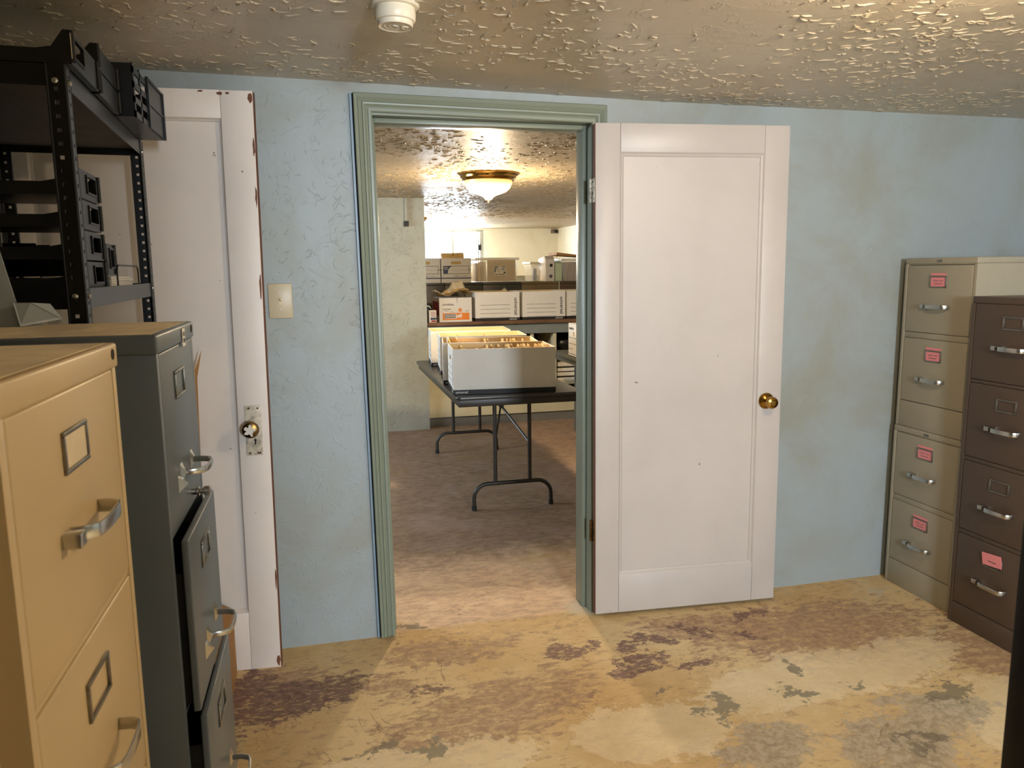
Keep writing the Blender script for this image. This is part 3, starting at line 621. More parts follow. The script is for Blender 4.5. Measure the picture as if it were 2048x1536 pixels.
# right row, fronts facing left
two = [(.416 + .005, .709 - .003), (.116, .391 + .003)]
def lip_badge(cbn, h, H):
    B(-.0005, .0022, -.013, .013, H - .018, H - .008).obj('badge', 'dull_metal', cbn, bevel=.001)
filing_cabinet('tan two drawer filing cabinet on the floor, lower one of the right hand stack', (2.485, -.2345, 0), PI, .381, .66, .735, two, 'tan_steel', .025, .1, 0, ('pink', 'pink'), 'bar', (lip_badge,), group='stacked tan cabinets', handle_dz=.172)
filing_cabinet('tan two drawer filing cabinet stacked on top of the lower tan one', (2.490, -.2345, .7365), PI, .381, .66, .7365, two, 'tan_steel', .025, .1, 0, ('pink', 'pink'), 'bar', (lip_badge,), group='stacked tan cabinets', handle_dz=.172)
filing_cabinet('dark brown four drawer filing cabinet in front of the tan stack', (2.445, -.648, 0), PI, .381, .66, 1.322,
               [(1.004, 1.296), (.697, .989), (.399, .679), (.088, .380)], 'brown_steel', .026, .08, 0, (None, None, None, 'slipped'), 'bar', handle_dz=.163)
fs = empty('floor_stand', (.818, -2.226, 0), 0, 'black steel stand whose upright cuts the lower right edge of the picture', 'stand')
B(-.025, .025, -.025, .025, .012, 1.20).obj('upright', 'black_steel', fs, bevel=.003)
MB().lathe([(0, 0), (.16, 0), (.16, .008), (.15, .012), (0, .012)], seg=40).obj('base_plate', 'black_steel', fs, smooth=True)
MB().lathe([(0, 1.20), (.03, 1.20), (.034, 1.21), (.026, 1.225), (0, 1.23)], seg=20).obj('finial', 'black_steel', fs, smooth=True)

# cardboard box standing behind the blue cabinet
cb = empty('cardboard_box', (-.36, -.30, 0), 0, 'narrow brown cardboard box on the floor behind the blue cabinet', 'box')
q = MB(); q.box(-.125, -.004, -.15, -.146, .004, .245); q.box(-.125, -.004, .146, .15, .004, .245); q.box(-.125, -.121, -.146, .146, .004, .245); q.box(-.004, 0, -.15, .15, .0, .245); q.box(-.125, -.004, -.146, .146, 0, .004)
q.obj('carton', 'cardboard', cb)
MB().hexa([(-.004, -.15, .245), (0, -.15, .245), (0, .15, .245), (-.004, .15, .245), (-.054, -.148, .275), (-.050, -.148, .275), (-.050, .148, .275), (-.054, .148, .275)]).obj('flap', 'cardboard', cb)
sh = empty('cardboard_sheet', (-.40, -.20, .005), 0, 'tall cardboard sheet standing in the narrow box behind the blue cabinet', 'cardboard')
MB().prism([(-.075, 0), (-.045, 0), (-.016, 1.09), (.003, 1.182), (-.020, 1.120), (-.075, 1.115)], 1, 0, .005).obj('sheet', 'cardboard', sh)

# grey steel bookend on the blue cabinet
be = empty('bookend', (-.53, -1.33, 1.3476), 0, 'grey steel bookend standing on the blue filing cabinet', 'bookend')
MB().prism([(-.14, 0), (0, 0), (-.030, .155), (-.045, .165), (-.14, .165)], 1, -.0012, .0012).obj('upright', 'grey_steel', be, bevel=.0008)
wing = [Vector(p) for p in ((-.004, -.009, .0006), (.050, .045, .0100), (.033, .040, .0395), (.015, -.003, .0434), (-.012, -.009, .0444))]
wn_ = Vector((.707, -.707, 0)) * .0015
MB().add(wing + [p + wn_ for p in wing], [(4, 3, 2, 1, 0), (5, 6, 7, 8, 9)] + [(i, (i + 1) % 5, 5 + (i + 1) % 5, 5 + i) for i in range(5)]).obj('wing', 'grey_steel', be)
MB().prism([(-.14, 0), (0, 0), (.02, .035), (-.14, .05)], 2, 0, .0015).obj('foot', 'grey_steel', be)
MB().lathe([(0, 0), (.0032, 0), (.0028, .0012), (0, .0012)], (.019, .012, .026), (.707, -.707, 0), 12).obj('rivet', 'dull_metal', be)

# ------------------------------------------------------------------ black boltless rack
rk = empty('storage_rack', (-.452, -1.222, 0), math.radians(3.4), 'black steel storage rack with letter trays standing in front of the old white door', 'shelving rack')
RL, RD, RH = .915, .385, 1.836     # along +y, depth along -x
def post():
    q = MB(); w_, th, p_, hs = .034, .0022, .0254, .0072
    for pl_ in (0, 1):
        def bb(a0, a1, z0, z1):
            if pl_ == 0: q.box(-a1, -a0, 0, th, z0, z1)
            else: q.box(-th, 0, a0, a1, z0, z1)
        n = int(RH / p_); z = 0.0; mid = w_ * .55
        for k_ in range(n):
            zc = k_ * p_ + p_ / 2
            bb(0, w_, z, zc - hs / 2); bb(0, mid - hs / 2, zc - hs / 2, zc + hs / 2); bb(mid + hs / 2, w_, zc - hs / 2, zc + hs / 2); z = zc + hs / 2
        bb(0, w_, z, RH)
    q.tube([(-.002, .002, .0), (-.002, .002, RH)], .003, 8); q.tube([(-.033, .002, 0), (-.033, .002, RH)], .0028, 8); q.tube([(-.002, .033, 0), (-.002, .033, RH)], .0028, 8)
    return q.mesh('post', 'rack_black')
pm = post()
for (x, y, r_) in ((0, 0, 0), (0, RL, PI / 2), (-RD, RL, PI), (-RD, 0, -PI / 2)):
    o = link('post', pm, rk); o.location = (x, y, 0); o.rotation_euler = (0, 0, r_)
for z in (.10, .52, .95, 1.373, 1.795):
    shf = empty('shelf', (0, 0, z)); shf.parent = rk
    B(-RD + .004, -.004, .004, RL - .004, .020, .032).obj('deck', 'shelf_board', shf)
    for args in ((-.006, -.003, .003, RL - .003), (-RD + .003, -RD + .006, .003, RL - .003), (-RD + .006, -.006, .003, .006), (-RD + .006, -.006, RL - .006, RL - .003)):
        B(*args, 0, .040).obj('beam', 'rack_black', shf)
for z in (1.805, 1.398):
    for (x, y, ax) in ((-.019, .0, (0, -1, 0)), (.0, .018, (1, 0, 0)), (.0, RL - .018, (1, 0, 0))):
        MB().lathe([(.006, 0), (.0055, .003), (.003, .005), (0, .0055)], (x, y, z), ax, 12).obj('bolt', 'chrome', rk, smooth=True)

def on_rack(x, y, z):
    a = math.radians(3.4); return (-.452 + x * math.cos(a) - y * math.sin(a), -1.222 + x * math.sin(a) + y * math.cos(a), z)
RA = math.radians(3.4)
def letter_tray(name, loc, label, tiers=1, W=.255, D=.33, th=.068, window=True, rz=RA, group='black letter trays on the rack', sticker=False, blank=False):
    tr = empty(name, loc, rz, label, 'letter tray', group)
    t_ = .0035
    for k_ in range(tiers):
        z0 = k_ * th; tt = empty('tray', (0, 0, z0)); tt.parent = tr; H_ = th - .004
        B(-D, 0, 0, W, 0, t_).obj('tray_floor', 'plastic_black', tt)
        for y in (0, W - t_):                     # sides with a scooped cut-out
            MB().prism([(-D, t_), (0, t_), (0, H_), (-.012, H_), (-.034, H_ * .50), (-.06, H_ * .42), (-D + .1, H_ * .42), (-D + .07, H_), (-D, H_)], 1, y, y + t_).obj('tray_side', 'plastic_black', tt)
        B(-D, -D + t_, t_, W - t_, t_, H_).obj('tray_back', 'plastic_black', tt)
        f_ = MB()
        if blank: f_.box(-t_, 0, t_, W - t_, t_, H_)
        else:
            a, b_ = W * .12, W * .42 if not window else W * .88
            wy0, wy1 = (W * .10, W * .42) if not window else (W * .52, W * .86)
            f_.box(-t_, 0, t_, wy0, t_, H_); f_.box(-t_, 0, wy1, W - t_, t_, H_); f_.box(-t_, 0, wy0, wy1, t_, H_ * .28); f_.box(-t_, 0, wy0, wy1, H_ * .82, H_)
            for (u0, u1, v0, v1) in ((wy0 - .004, wy1 + .004, H_ * .22, H_ * .28), (wy0 - .004, wy1 + .004, H_ * .82, H_ * .88), (wy0 - .004, wy0, H_ * .28, H_ * .82), (wy1, wy1 + .004, H_ * .28, H_ * .82)):
                f_.box(0, .003, u0, u1, v0, v1)
        f_.obj('tray_front', 'plastic_black', tt)
        for yc in (W - .004, .004): MB().tube([(.002, yc, t_), (.002, yc, H_)], .004, 8).obj('corner_post', 'plastic_black', tt, smooth=True)
    if sticker: B(.0005, .0016, -.001, .018, .010, H_ - .006).obj('label_strip', 'paper', tr)
    return tr
letter_tray('letter_tray', on_rack(-.040, .165, 1.4055), 'stack of four black letter trays behind the near post of the rack', 4)
letter_tray('letter_tray', on_rack(-.045, .452, 1.4370), 'single black letter tray held above papers on the rack shelf', 1, W=.13, D=.22, th=.085)
letter_tray('letter_tray', on_rack(.012, .004, 1.8375), 'black letter tray with a white edge label on top of the rack', 1, W=.235, D=.33, th=.066, window=False, sticker=True)
letter_tray('letter_tray', on_rack(.010, .262, 1.8375), 'plain fronted two tier black tray on top of the rack', 2, W=.235, D=.33, th=.056, blank=True)
# slotted bin at the far end of the rack top
sb = empty('slotted_bin', (-.436, -.715, 1.8365), .0, 'black slotted plastic bin overhanging the far end of the rack top', 'bin')
q = MB()
for z in (0, .036, .072, .108): q.box(-.004, 0, .0, .16, z, z + .016)
q.box(-.004, 0, 0, .012, 0, .132); q.box(-.004, 0, .075, .088, 0, .132)
q.obj('slotted_front', 'plastic_black', sb)
B(-.30, -.004, .0, .004, 0, .13).obj('side', 'plastic_black', sb)
B(-.30, -.004, .366, .37, 0, .13).obj('side', 'plastic_black', sb)
B(-.30, -.296, .004, .366, 0, .13).obj('back', 'plastic_black', sb); B(-.296, -.004, .004, .366, 0, .004).obj('base', 'plastic_black', sb)
q = MB(); q.box(-.005, .001, .16, .37, .004, .130); q.box(-.002, .006, .36, .37, 0, .134); q.box(-.002, .005, .155, .165, 0, .134); q.box(-.002, .004, .16, .37, .064, .069); q.box(-.002, .005, .16, .37, .128, .134)
q.obj('front_panel', 'plastic_black', sb)
# papers and wire sorter on the rack shelf
ps = empty('paper_stack', on_rack(-.035, .458, 1.4053), RA, 'low stack of white papers on the rack shelf', 'papers')
for k_ in range(5): o = B(-.21, 0, 0, .28, k_ * .006, k_ * .006 + .0055).obj('sheet', 'paper_pale', ps); o.rotation_euler = (0, 0, random.uniform(-.02, .02))
wr = empty('wire_sorter', on_rack(-.018, .425, 1.4053), RA, 'black wire loop sorter in front of the papers on the rack', 'wire sorter')
for x in (0.0, -.25):
    MB().tube([(x, .02, 0), (x, .02, .040), (x, .025, .052), (x, .037, .058), (x, .32, .058), (x, .335, .052), (x, .34, .040), (x, .34, 0)], .0022, 8, (1, 0, 0)).obj('wire_loop', 'rack_black', wr, smooth=True)
q = MB().tube([(.0, .02, .003), (-.25, .02, .003)], .0022, 8); q.tube([(.0, .34, .003), (-.25, .34, .003)], .0022, 8); q.obj('wire_base', 'rack_black', wr, smooth=True)

# ------------------------------------------------------------------ folding table in the store room
tb = empty('folding_table', (.706, 1.262, 0), 0, 'dark folding table carrying the open white file boxes', 'table')
TW, TL, TZ = .762, 1.865, .735
q = MB(); rr = .03
pts = []
for (cx, cy, a0) in ((TW - rr, rr, -PI / 2), (TW - rr, TL - rr, 0), (rr, TL - rr, PI / 2), (rr, rr, PI)):
    for k_ in range(5): a = a0 + k_ * PI / 8; pts.append((cx + rr * math.cos(a), cy + rr * math.sin(a)))
q.prism(pts, 2, TZ - .019, TZ).obj('table_top', 'table_top', tb, bevel=.004)
q = MB(); q.box(.02, TW - .02, .03, .05, TZ - .062, TZ - .02); q.box(.02, TW - .02, TL - .05, TL - .03, TZ - .062, TZ - .02); q.box(.02, .04, .05, TL - .05, TZ - .062, TZ - .02); q.box(TW - .04, TW - .02, .05, TL - .05, TZ - .062, TZ - .02)
q.obj('apron', 'table_frame', tb, bevel=.004)
for (yl, s) in ((.22, 1), (1.735, -1)):
    lg = empty('leg_frame', (0, yl, 0)); lg.parent = tb
    xc = .3775; x0, x1 = xc - .108, xc + .108
    for x in (x0, x1): MB().tube([(x, 0, TZ - .022), (x, 0, .168)], .0125, 12, (0, 1, 0)).obj('leg', 'table_frame', lg, smooth=True)
    fx0, fx1 = xc - .243, xc + .243
    path = [(fx0, 0, .012), (fx0, 0, .075)] + [(fx0 + .085 * (1 - math.cos(a)), 0, .075 + .085 * math.sin(a)) for a in [PI / 2 * k_ / 6 for k_ in range(1, 7)]]
    path += [(fx1 - .085 * (1 - math.cos(a)), 0, .075 + .085 * math.sin(a)) for a in [PI / 2 * k_ / 6 for k_ in range(6, 0, -1)]] + [(fx1, 0, .075), (fx1, 0, .012)]
    MB().tube(path, .0125, 12, (0, 1, 0)).obj('foot_bar', 'table_frame', lg, smooth=True)
    for x in (fx0, fx1): MB().lathe([(0, 0), (.0155, 0), (.0155, .028), (.013, .030), (0, .030)], (x, 0, 0), seg=14).obj('foot_cap', 'ink_black', lg, smooth=True)
    br_ = MB(); yk = s * .30
    br_.tube([(xc, yk, .585), (xc, s * .52, TZ - .035)], .0085, 8); br_.tube([(x0, 0, .40), (xc, yk, .585)], .006, 8); br_.tube([(x1, 0, .40), (xc, yk, .585)], .0075, 8)
    br_.lathe([(0, -.02), (.018, -.02), (.018, .02), (0, .02)], (xc, yk, .59), (0, 1, 0), 14)
    br_.obj('brace', 'table_frame', lg, smooth=True)

# ---- white corrugated file boxes with printed ends
def file_box(loc, rz, label, L=.60, W=.375, H=.262, printed=True, hole_open=True, group=None, closed=False, text='universal', folded=None):
    fb = empty('file_box', loc, rz, label, 'file box', group)
    t_ = .004; h = W / 2; bs = .026
    # shell: long sides, far end, near end (at x=0) with its hand hole, bottom
    B(0, L, -h, -h + t_, bs, H).obj('long_side', 'box_white', fb); B(0, L, h - t_, h, bs, H).obj('long_side', 'box_white', fb)
    B(L - t_, L, -h + t_, h - t_, bs, H).obj('end_side', 'box_white', fb)
    hy, hz0, hz1 = .042, H * .69, H * .69 + .030
    e = MB(); e.box(0, t_, -h + t_, -hy, bs, H); e.box(0, t_, hy, h - t_, bs, H); e.box(0, t_, -hy, hy, bs, hz0); e.box(0, t_, -hy, hy, hz1, H)
    if not hole_open: e.box(.0012, t_, -hy + .001, hy - .001, hz0 + .001, hz1 - .001)
    e.obj('end_side', 'box_white', fb)
    B(t_, L - t_, -h + t_, h - t_, .002, .006).obj('bottom', 'box_white', fb)
    ins = MB(); ins.box(t_, L - t_, -h + t_, -h + t_ + .001, bs, H - .002); ins.box(t_, L - t_, h - t_ - .001, h - t_, bs, H - .002); ins.box(L - t_ - .001, L - t_, -h + t_ + .001, h - t_ - .001, bs, H - .002)
    ins.obj('lining', 'box_inside', fb)
    s_ = MB(); s_.box(-.0006, L + .0006, -h - .0006, -h, 0, bs + .001); s_.box(-.0006, L + .0006, h, h + .0006, 0, bs + .001); s_.box(-.0006, 0, -h, h, 0, bs + .001); s_.box(L, L + .0006, -h, h, 0, bs + .001)
    s_.box(0, L, -h, h, 0, .002)
    s_.obj('base_band', 'ink_black', fb)
    if printed:
        for k_ in range(4):
            z = H * .545 - k_ * H * .145
            B(-.0004, 0, -h + W * .22, h - W * .10, z, z + .0028).obj('print_line', 'ink_black', fb)
        put_text(text, H * .172, 'ink_black', fb, (-.0005, -h + .016 + H * .13, H * .80), (0, 0, -1), (0, -1, 0), 1.0)
        put_text(text, .020, 'ink_white', fb, (.012, -h - .0009, .007), (1, 0, 0), (0, 0, 1))
        put_text(text, .020, 'ink_white', fb, (-.0009, -h + .10, .007), (0, -1, 0), (0, 0, 1))
    return fb
TT = .7355
BX = [((.7265, 1.555), -.085, 'nearest open white file box on the folding table'), ((.744, 1.965), -.14, 'second open white file box from the front on the folding table'),
      ((.789, 2.425), -.10, 'third open white file box from the front on the folding table'), ((.790, 2.905), -.085, 'farthest open white file box on the folding table')]
def folder_mesh(tab, hgt):
    q = MB(); q.box(-.0012, .0012, -.15, .15, 0, hgt - .012); q.box(-.0010, .0010, tab - .045, tab + .045, hgt - .012, hgt); return q.mesh('file_folder', 'manila')
fms = [folder_mesh(tb_, .226 + .010 * k_) for k_, tb_ in enumerate((-.095, 0.0, .095, .02))]
fill = [range(2, 24), range(9, 23), (5, 6, 12, 13, 20), (4, 15, 16)]
names = ('nearest', 'second', 'third', 'farthest')
for i, ((xy), rz, lab) in enumerate(BX):
    fb = file_box((xy[0], xy[1], TT), rz, lab, group='open file boxes on the folding table')
    for k_ in fill[i]:
        o = link('file_folder', fms[random.randrange(4)])
        lx = .02 + k_ * .0235 + random.uniform(-.004, .004); c_, s_ = math.cos(rz), math.sin(rz)
        tilt = random.uniform(-.01, .04)
        o.location = (xy[0] + lx * c_, xy[1] + lx * s_, TT + .0075); o.rotation_euler = (0, tilt, rz)
        tag(o, 'manila file folder standing in the %s open white box on the folding table' % names[i], 'folder', 'folders in the %s open box' % names[i])
# two taller folders leaning at the left end of the second box, and an envelope
def in_box2(lx): return (.744 + lx * math.cos(-.14), 1.965 + lx * math.sin(-.14))
for k_, (lx, tl, lab) in enumerate(((.150, -.40, 'long manila folder leaning at the left end of the second box'), (.185, -.34, 'long manila folder behind the leaning one in the second box'))):
    o = B(-.0015, .0015, -.15, .15, 0, .285).obj('file_folder', 'manila'); x_, y_ = in_box2(lx); o.location = (x_, y_, TT + .009); o.rotation_euler = (0, tl, -.14); tag(o, lab, 'folder', 'folders in the second open box')
o = B(-.001, .001, -.13, .13, 0, .262).obj('envelope', 'paper_pale'); x_, y_ = in_box2(.024); o.location = (x_, y_, TT + .008); o.rotation_euler = (0, .03, -.14); tag(o, 'white envelope standing at the left end of the second file box', 'envelope')

# ------------------------------------------------------------------ second table at the right with one box
t2 = empty('side_table', (1.985, 2.55, 0), 0, 'grey metal table half hidden by the doorway, carrying one white box', 'table')
B(0, .76, 0, 1.10, .700, .722).obj('table_top', 'desk_grey', t2, bevel=.004)
q = MB(); q.box(.03, .73, .03, .05, .65, .70); q.box(.03, .73, 1.05, 1.07, .65, .70); q.box(.03, .05, .05, 1.05, .65, .70); q.box(.71, .73, .05, 1.05, .65, .70); q.obj('apron', 'desk_grey', t2)
for (x, y) in ((.20, .95), (.20, .15), (.62, .95), (.62, .15)):
    lg = MB().lathe([(0, 0), (.019, .0), (.024, .008), (.0235, .65), (0, .65)], (0, 0, 0), seg=16).obj('leg', 'desk_grey', t2, smooth=True); lg.location = (x, y, 0)
rb = empty('storage_box', (2.007, 3.03, .7225), 0, 'white storage box with a square hand hole on the side table', 'box')
q = MB(); W_, H_ = .34, .275
q.box(0, .004, -W_ / 2, .015, 0, H_); q.box(0, .004, .055, W_ / 2, 0, H_); q.box(0, .004, .015, .055, 0, H_ * .62); q.box(0, .004, .015, .055, H_ * .75, H_)
q.box(.004, .40, -W_ / 2, -W_ / 2 + .004, 0, H_); q.box(.004, .40, W_ / 2 - .004, W_ / 2, 0, H_); q.box(.396, .40, -W_ / 2 + .004, W_ / 2 - .004, 0, H_); q.box(.004, .396, -W_ / 2 + .004, W_ / 2 - .004, 0, .004)
q.obj('carton', 'box_white', rb)
B(.006, .012, -.02, .09, H_ * .55, H_ * .8).obj('inner_flap', 'cardboard_pale', rb)
for (a, b_, z) in ((.06, .16, .155), (.07, .15, .105), (.06, .16, .062), (-.15, .04, .155), (-.15, .05, .105), (-.15, .16, .02)): B(-.0005, 0, a, b_, z, z + .004).obj('print_line', 'ink_black', rb)
B(-.0006, .40, -W_ / 2 - .0006, -W_ / 2, 0, .012).obj('base_band', 'ink_black', rb); B(-.0006, 0, -W_ / 2, W_ / 2, 0, .006).obj('base_band', 'ink_black', rb)
put_text('UNIVERSAL', .024, 'ink_black', rb, (-.0008, .15, .225), (0, -1, 0), (0, 0, 1))

# ------------------------------------------------------------------ workbench along the middle of the store room
BY = 3.985
wbn = empty('workbench', (.92, BY, 0), 0, 'long workbench with a worn wooden top and open shelves underneath', 'workbench')
B(.003, 2.60, 0, .66, .945, .973).obj('bench_top', 'bench_wood', wbn, bevel=.003)
B(.003, 2.60, .03, .05, .850, .944).obj('apron', 'bench_bluegrey', wbn)
B(.003, .93, .045, .065, .088, .849).obj('front_panel', 'bench_cream', wbn)
B(.003, 2.60, .060, .08, 0, .085).obj('toe_kick', 'toe_grey', wbn)
B(.93, 2.60, .045, .62, .088, .185).obj('plinth', 'bench_cream', wbn)
for x in (.985, 1.21, 1.62, 2.1): B(x, x + .030, .05, .60, .186, .849).obj('divider', 'bench_cream', wbn)
B(1.241, 2.60, .10, .60, .62, .640).obj('shelf', 'bench_cream', wbn); B(1.241, 2.60, .06, .60, .345, .372).obj('shelf', 'bench_cream', wbn)
B(.003, 2.60, .61, .63, .088, .849).obj('back_panel', 'cab_dark', wbn)
bgm = MB(); n1, n2 = 16, 10; vs_ = []; fs_ = []
for i in range(n1):
    for j in range(n2 + 1):
        a = 2 * PI * i / n1; b_ = PI * j / n2; r_ = 1 + .12 * math.sin(3 * a + 2 * b_) + .08 * math.sin(7 * a - 3 * b_)
        vs_.append((.17 * r_ * math.sin(b_) * math.cos(a), .15 * r_ * math.sin(b_) * math.sin(a), max(-.09, .11 * r_ * -math.cos(b_)) + .09))
for i in range(n1):
    for j in range(n2): fs_.append((i * (n2 + 1) + j, ((i + 1) % n1) * (n2 + 1) + j, ((i + 1) % n1) * (n2 + 1) + j + 1, i * (n2 + 1) + j + 1))
bgm.add(vs_, fs_)
o = bgm.obj('plastic_bag', 'dark_bag', smooth=True, sharp=80); o.location = (.92 + 1.43, BY + .32, .641); tag(o, 'black plastic bag on the upper shelf of the workbench', 'bag')
for k_ in range(4):
    o = B(-.14, .14, -.11, .11, 0, .030 + .006 * (k_ % 2)).obj('binder', 'paper_pale', bevel=.003); o.location = (2.32, BY + .20 + .012 * (k_ % 2), .3725 + k_ * .047); o.rotation_euler = (0, 0, .03 * (k_ - 1))
    tag(o, ('lowest', 'second lowest', 'third', 'topmost')[k_] + ' white binder in the flat pile under the workbench', 'binder', 'binders under the workbench')
    if k_ < 3:
        o = B(-.13, .12, -.10, .10, 0, .010).obj('document_folder', 'ink_black'); o.location = (2.32, BY + .21, .3725 + k_ * .047 + .0365); tag(o, 'thin black folder above the %s white binder under the workbench' % ('lowest', 'second lowest', 'third')[k_], 'folder', 'black folders under the workbench')

# file boxes on the bench (ends towards the doorway)
for i, (x, lab) in enumerate(((1.597, 'left one of the white file boxes in a row on the workbench'), (2.052, 'middle one of the white file boxes in a row on the workbench'), (2.492, 'right one of the white file boxes on the workbench, cut by the jamb'))):
    file_box((x, BY + .085 + .01 * i, .9735), PI / 2, lab, L=.50, W=.425, H=.268, hole_open=False, group='file boxes on the workbench')
# copy paper carton
cp = empty('paper_carton', (1.045, BY + .075, .9735), .035, 'white and orange copy paper carton with crumpled papers on top', 'carton')
W_, D_, H_ = .305, .36, .222
q = MB(); q.box(0, .165, 0, .004, 0, H_); q.box(.170, W_, 0, .004, 0, H_); q.box(.165, .170, 0, .004, 0, H_ - .045); q.box(0, .004, .004, D_, 0, H_); q.box(W_ - .004, W_, .004, D_, 0, H_); q.box(.004, W_ - .004, D_ - .004, D_, 0, H_); q.box(.004, W_ - .004, .004, D_ - .004, 0, .004)
q.obj('carton', 'box_white', cp)
B(-.0006, 0, .02, D_ - .02, .06, H_ - .035).obj('red_side_print', 'ink_red', cp)
pr_ = MB()
pr_.box(.030, W_ - .025, -.0006, 0, .018, .030); pr_.box(.030, .046, -.0006, 0, .030, .082); pr_.box(.046, W_ - .025, -.0006, 0, .074, .082); pr_.box(.160, W_ - .025, -.0006, 0, .030, .040); pr_.box(.210, W_ - .025, -.0006, 0, .040, .074)
pr_.prism([(.160, .074), (.160, .056), (.205, .074)], 1, -.0006, 0)
pr_.obj('orange_panel', 'ink_orange', cp)
q = MB(); q.box(.050, .150, -.0007, 0, .036, .042); q.box(.050, .150, -.0007, 0, .064, .070); q.box(.050, .056, -.0007, 0, .042, .064); q.box(.144, .150, -.0007, 0, .042, .064)
for k_ in range(7): q.box(.064 + k_ * .011, .070 + k_ * .011, -.0007, 0, .046, .060)
q.obj('size_badge', 'ink_black', cp)
st = []
for k_ in range(24):
    a = 2 * PI * k_ / 24; r_ = .026 if k_ % 2 == 0 else .012; st.append((.195 + r_ * math.cos(a), .108 + r_ * math.sin(a)))
MB().prism(st, 1, -.0006, 0).obj('star_print', 'ink_orange', cp)
put_text('UNIVERSAL', .022, 'ink_black', cp, (.028, -.0008, .152), (1, 0, 0), (0, 0, 1))
put_text('Copy Paper', .017, 'ink_black', cp, (.028, -.0008, .114), (1, 0, 0), (0, 0, 1))
put_text('20 lb', .014, 'ink_grey', cp, (.245, -.0008, .095), (1, 0, 0), (0, 0, 1))
for (a, b_, z) in ((.028, .032, .100), (.050, .085, .101), (.028, .034, .088), (.10, .13, .092)): B(a, b_, -.0005, 0, z, z + .003).obj('print_line', 'ink_grey', cp)
def crumple(x, y):
    z = .018 * math.sin(23 * x + 9 * y) + .010 * math.sin(41 * y - 17 * x + 1)
    for (px_, py_, hh, sg) in ((-.075, .0, .030, .022), (.0, -.02, .058, .026), (.088, .02, .066, .024), (.035, .07, .03, .04), (-.12, -.05, -.03, .05), (.12, -.06, -.02, .04)):
        z += hh * max(0.0, 1 - math.hypot(x - px_, (y - py_) * .5) / (2.1 * sg))
    return z
def sheet(name, x0, x1, y0, y1, m):
    n = 22; top = []
    for i in range(n):
        for j in range(n):
            x = x0 + (x1 - x0) * i / (n - 1); y = y0 + (y1 - y0) * j / (n - 1); top.append((x, y, crumple(x, y)))
    q = MB(); k_ = n * n; fs_ = [(i * n + j, (i + 1) * n + j, (i + 1) * n + j + 1, i * n + j + 1) for i in range(n - 1) for j in range(n - 1)]
    rim = [i * n for i in range(n)] + [(n - 1) * n + j for j in range(1, n)] + [i * n + n - 1 for i in range(n - 2, -1, -1)] + [j for j in range(n - 2, 0, -1)]
    q.add(top + [(a, b_, c_ - .0012) for a, b_, c_ in top], fs_ + [tuple(k_ + i for i in f[::-1]) for f in fs_] + [(rim[i], rim[(i + 1) % len(rim)], k_ + rim[(i + 1) % len(rim)], k_ + rim[i]) for i in range(len(rim))])
    return q.obj(name, m, smooth=True, sharp=80)
for k_, (x0, x1, y0, y1, dz, m_, lab) in enumerate(((-.15, .15, -.11, .12, .050, 'manila', 'lowest crumpled paper on the copy paper carton'), (-.19, .10, -.10, .10, .058, 'paper', 'crumpled paper hanging over the left side of the copy paper carton'),
        (-.09, .13, -.13, .08, .066, 'manila', 'buff crumpled paper in the middle of the heap on the carton'), (-.06, .115, -.09, .10, .074, 'paper', 'topmost peaked paper of the heap on the carton'))):
    o = sheet('crumpled_paper', x0, x1, y0, y1, m_); o.location = (1.20, BY + .23, .9735 + H_ + dz); tag(o, lab, 'paper', 'papers heaped on the carton')
sbx = empty('small_carton', (.945, BY + .05, .9735), 0, 'small white printed carton beside the copy paper carton', 'carton')
B(0, .068, 0, .10, 0, .112).obj('carton', 'box_white', sbx, bevel=.002)
B(.014, .066, -.0006, 0, .026, .046).obj('blue_band', 'ink_navy', sbx); B(.020, .062, -.0006, 0, .006, .022).obj('red_print', 'ink_red', sbx)
for k_ in range(4): B(.016, .060, -.0005, 0, .058 + k_ * .012, .062 + k_ * .012).obj('print_line', 'ink_red', sbx)
cr = empty('cup_holder', (1.79, BY + .625, .9735), 0, 'small ornate cream holder behind the file boxes on the workbench', 'ornament')
MB().lathe([(0, 0), (.03, 0), (.032, .02), (.022, .18), (.028, .24), (.026, .275), (.012, .282), (0, .283)], seg=20).obj('holder', 'paper', cr, smooth=True)
MB().lathe([(0, .27), (.014, .272), (.016, .285), (.008, .300), (0, .302)], seg=16).obj('finial', 'dull_metal', cr, smooth=True)

# ------------------------------------------------------------------ backs of filing cabinets behind the bench
CY = 4.76
for i, (x0, x1, m_, lab) in enumerate(((.925, 1.207, 'cab_dark', 'dark grey cabinet back next to the partition wall'), (1.211, 1.599, 'cab_dark', 'dark grey cabinet back under the white and blue boxes'), (1.605, 2.010, 'cab_dark', 'dark grey cabinet back under the clear bin'),
                                       (2.014, 2.405, 'cab_olive', 'olive tan cabinet back behind the workbench'), (2.425, 2.81, 'cab_brown', 'dark brown cabinet back at the right behind the workbench'))):
    cbk = empty('filing_cabinet', ((x0 + x1) / 2, CY, 0), 0, lab, 'filing cabinet', 'cabinets behind the workbench'); h = (x1 - x0) / 2
    B(-h, h, 0, .66, 0, 1.296).obj('body', m_, cbk, bevel=.003); B(-h - .001, h + .001, -.002, .662, 1.297, 1.322).obj('top_cap', m_, cbk, bevel=.003)
    B(-h + .02, h - .02, -.004, 0, .10, 1.26).obj('back_panel', m_, cbk, bevel=.003)
    if i == 4: B(-h - .013, -h - .003, -.002, .02, .0, 1.318).obj('edge_strip', 'bench_cream', cbk)

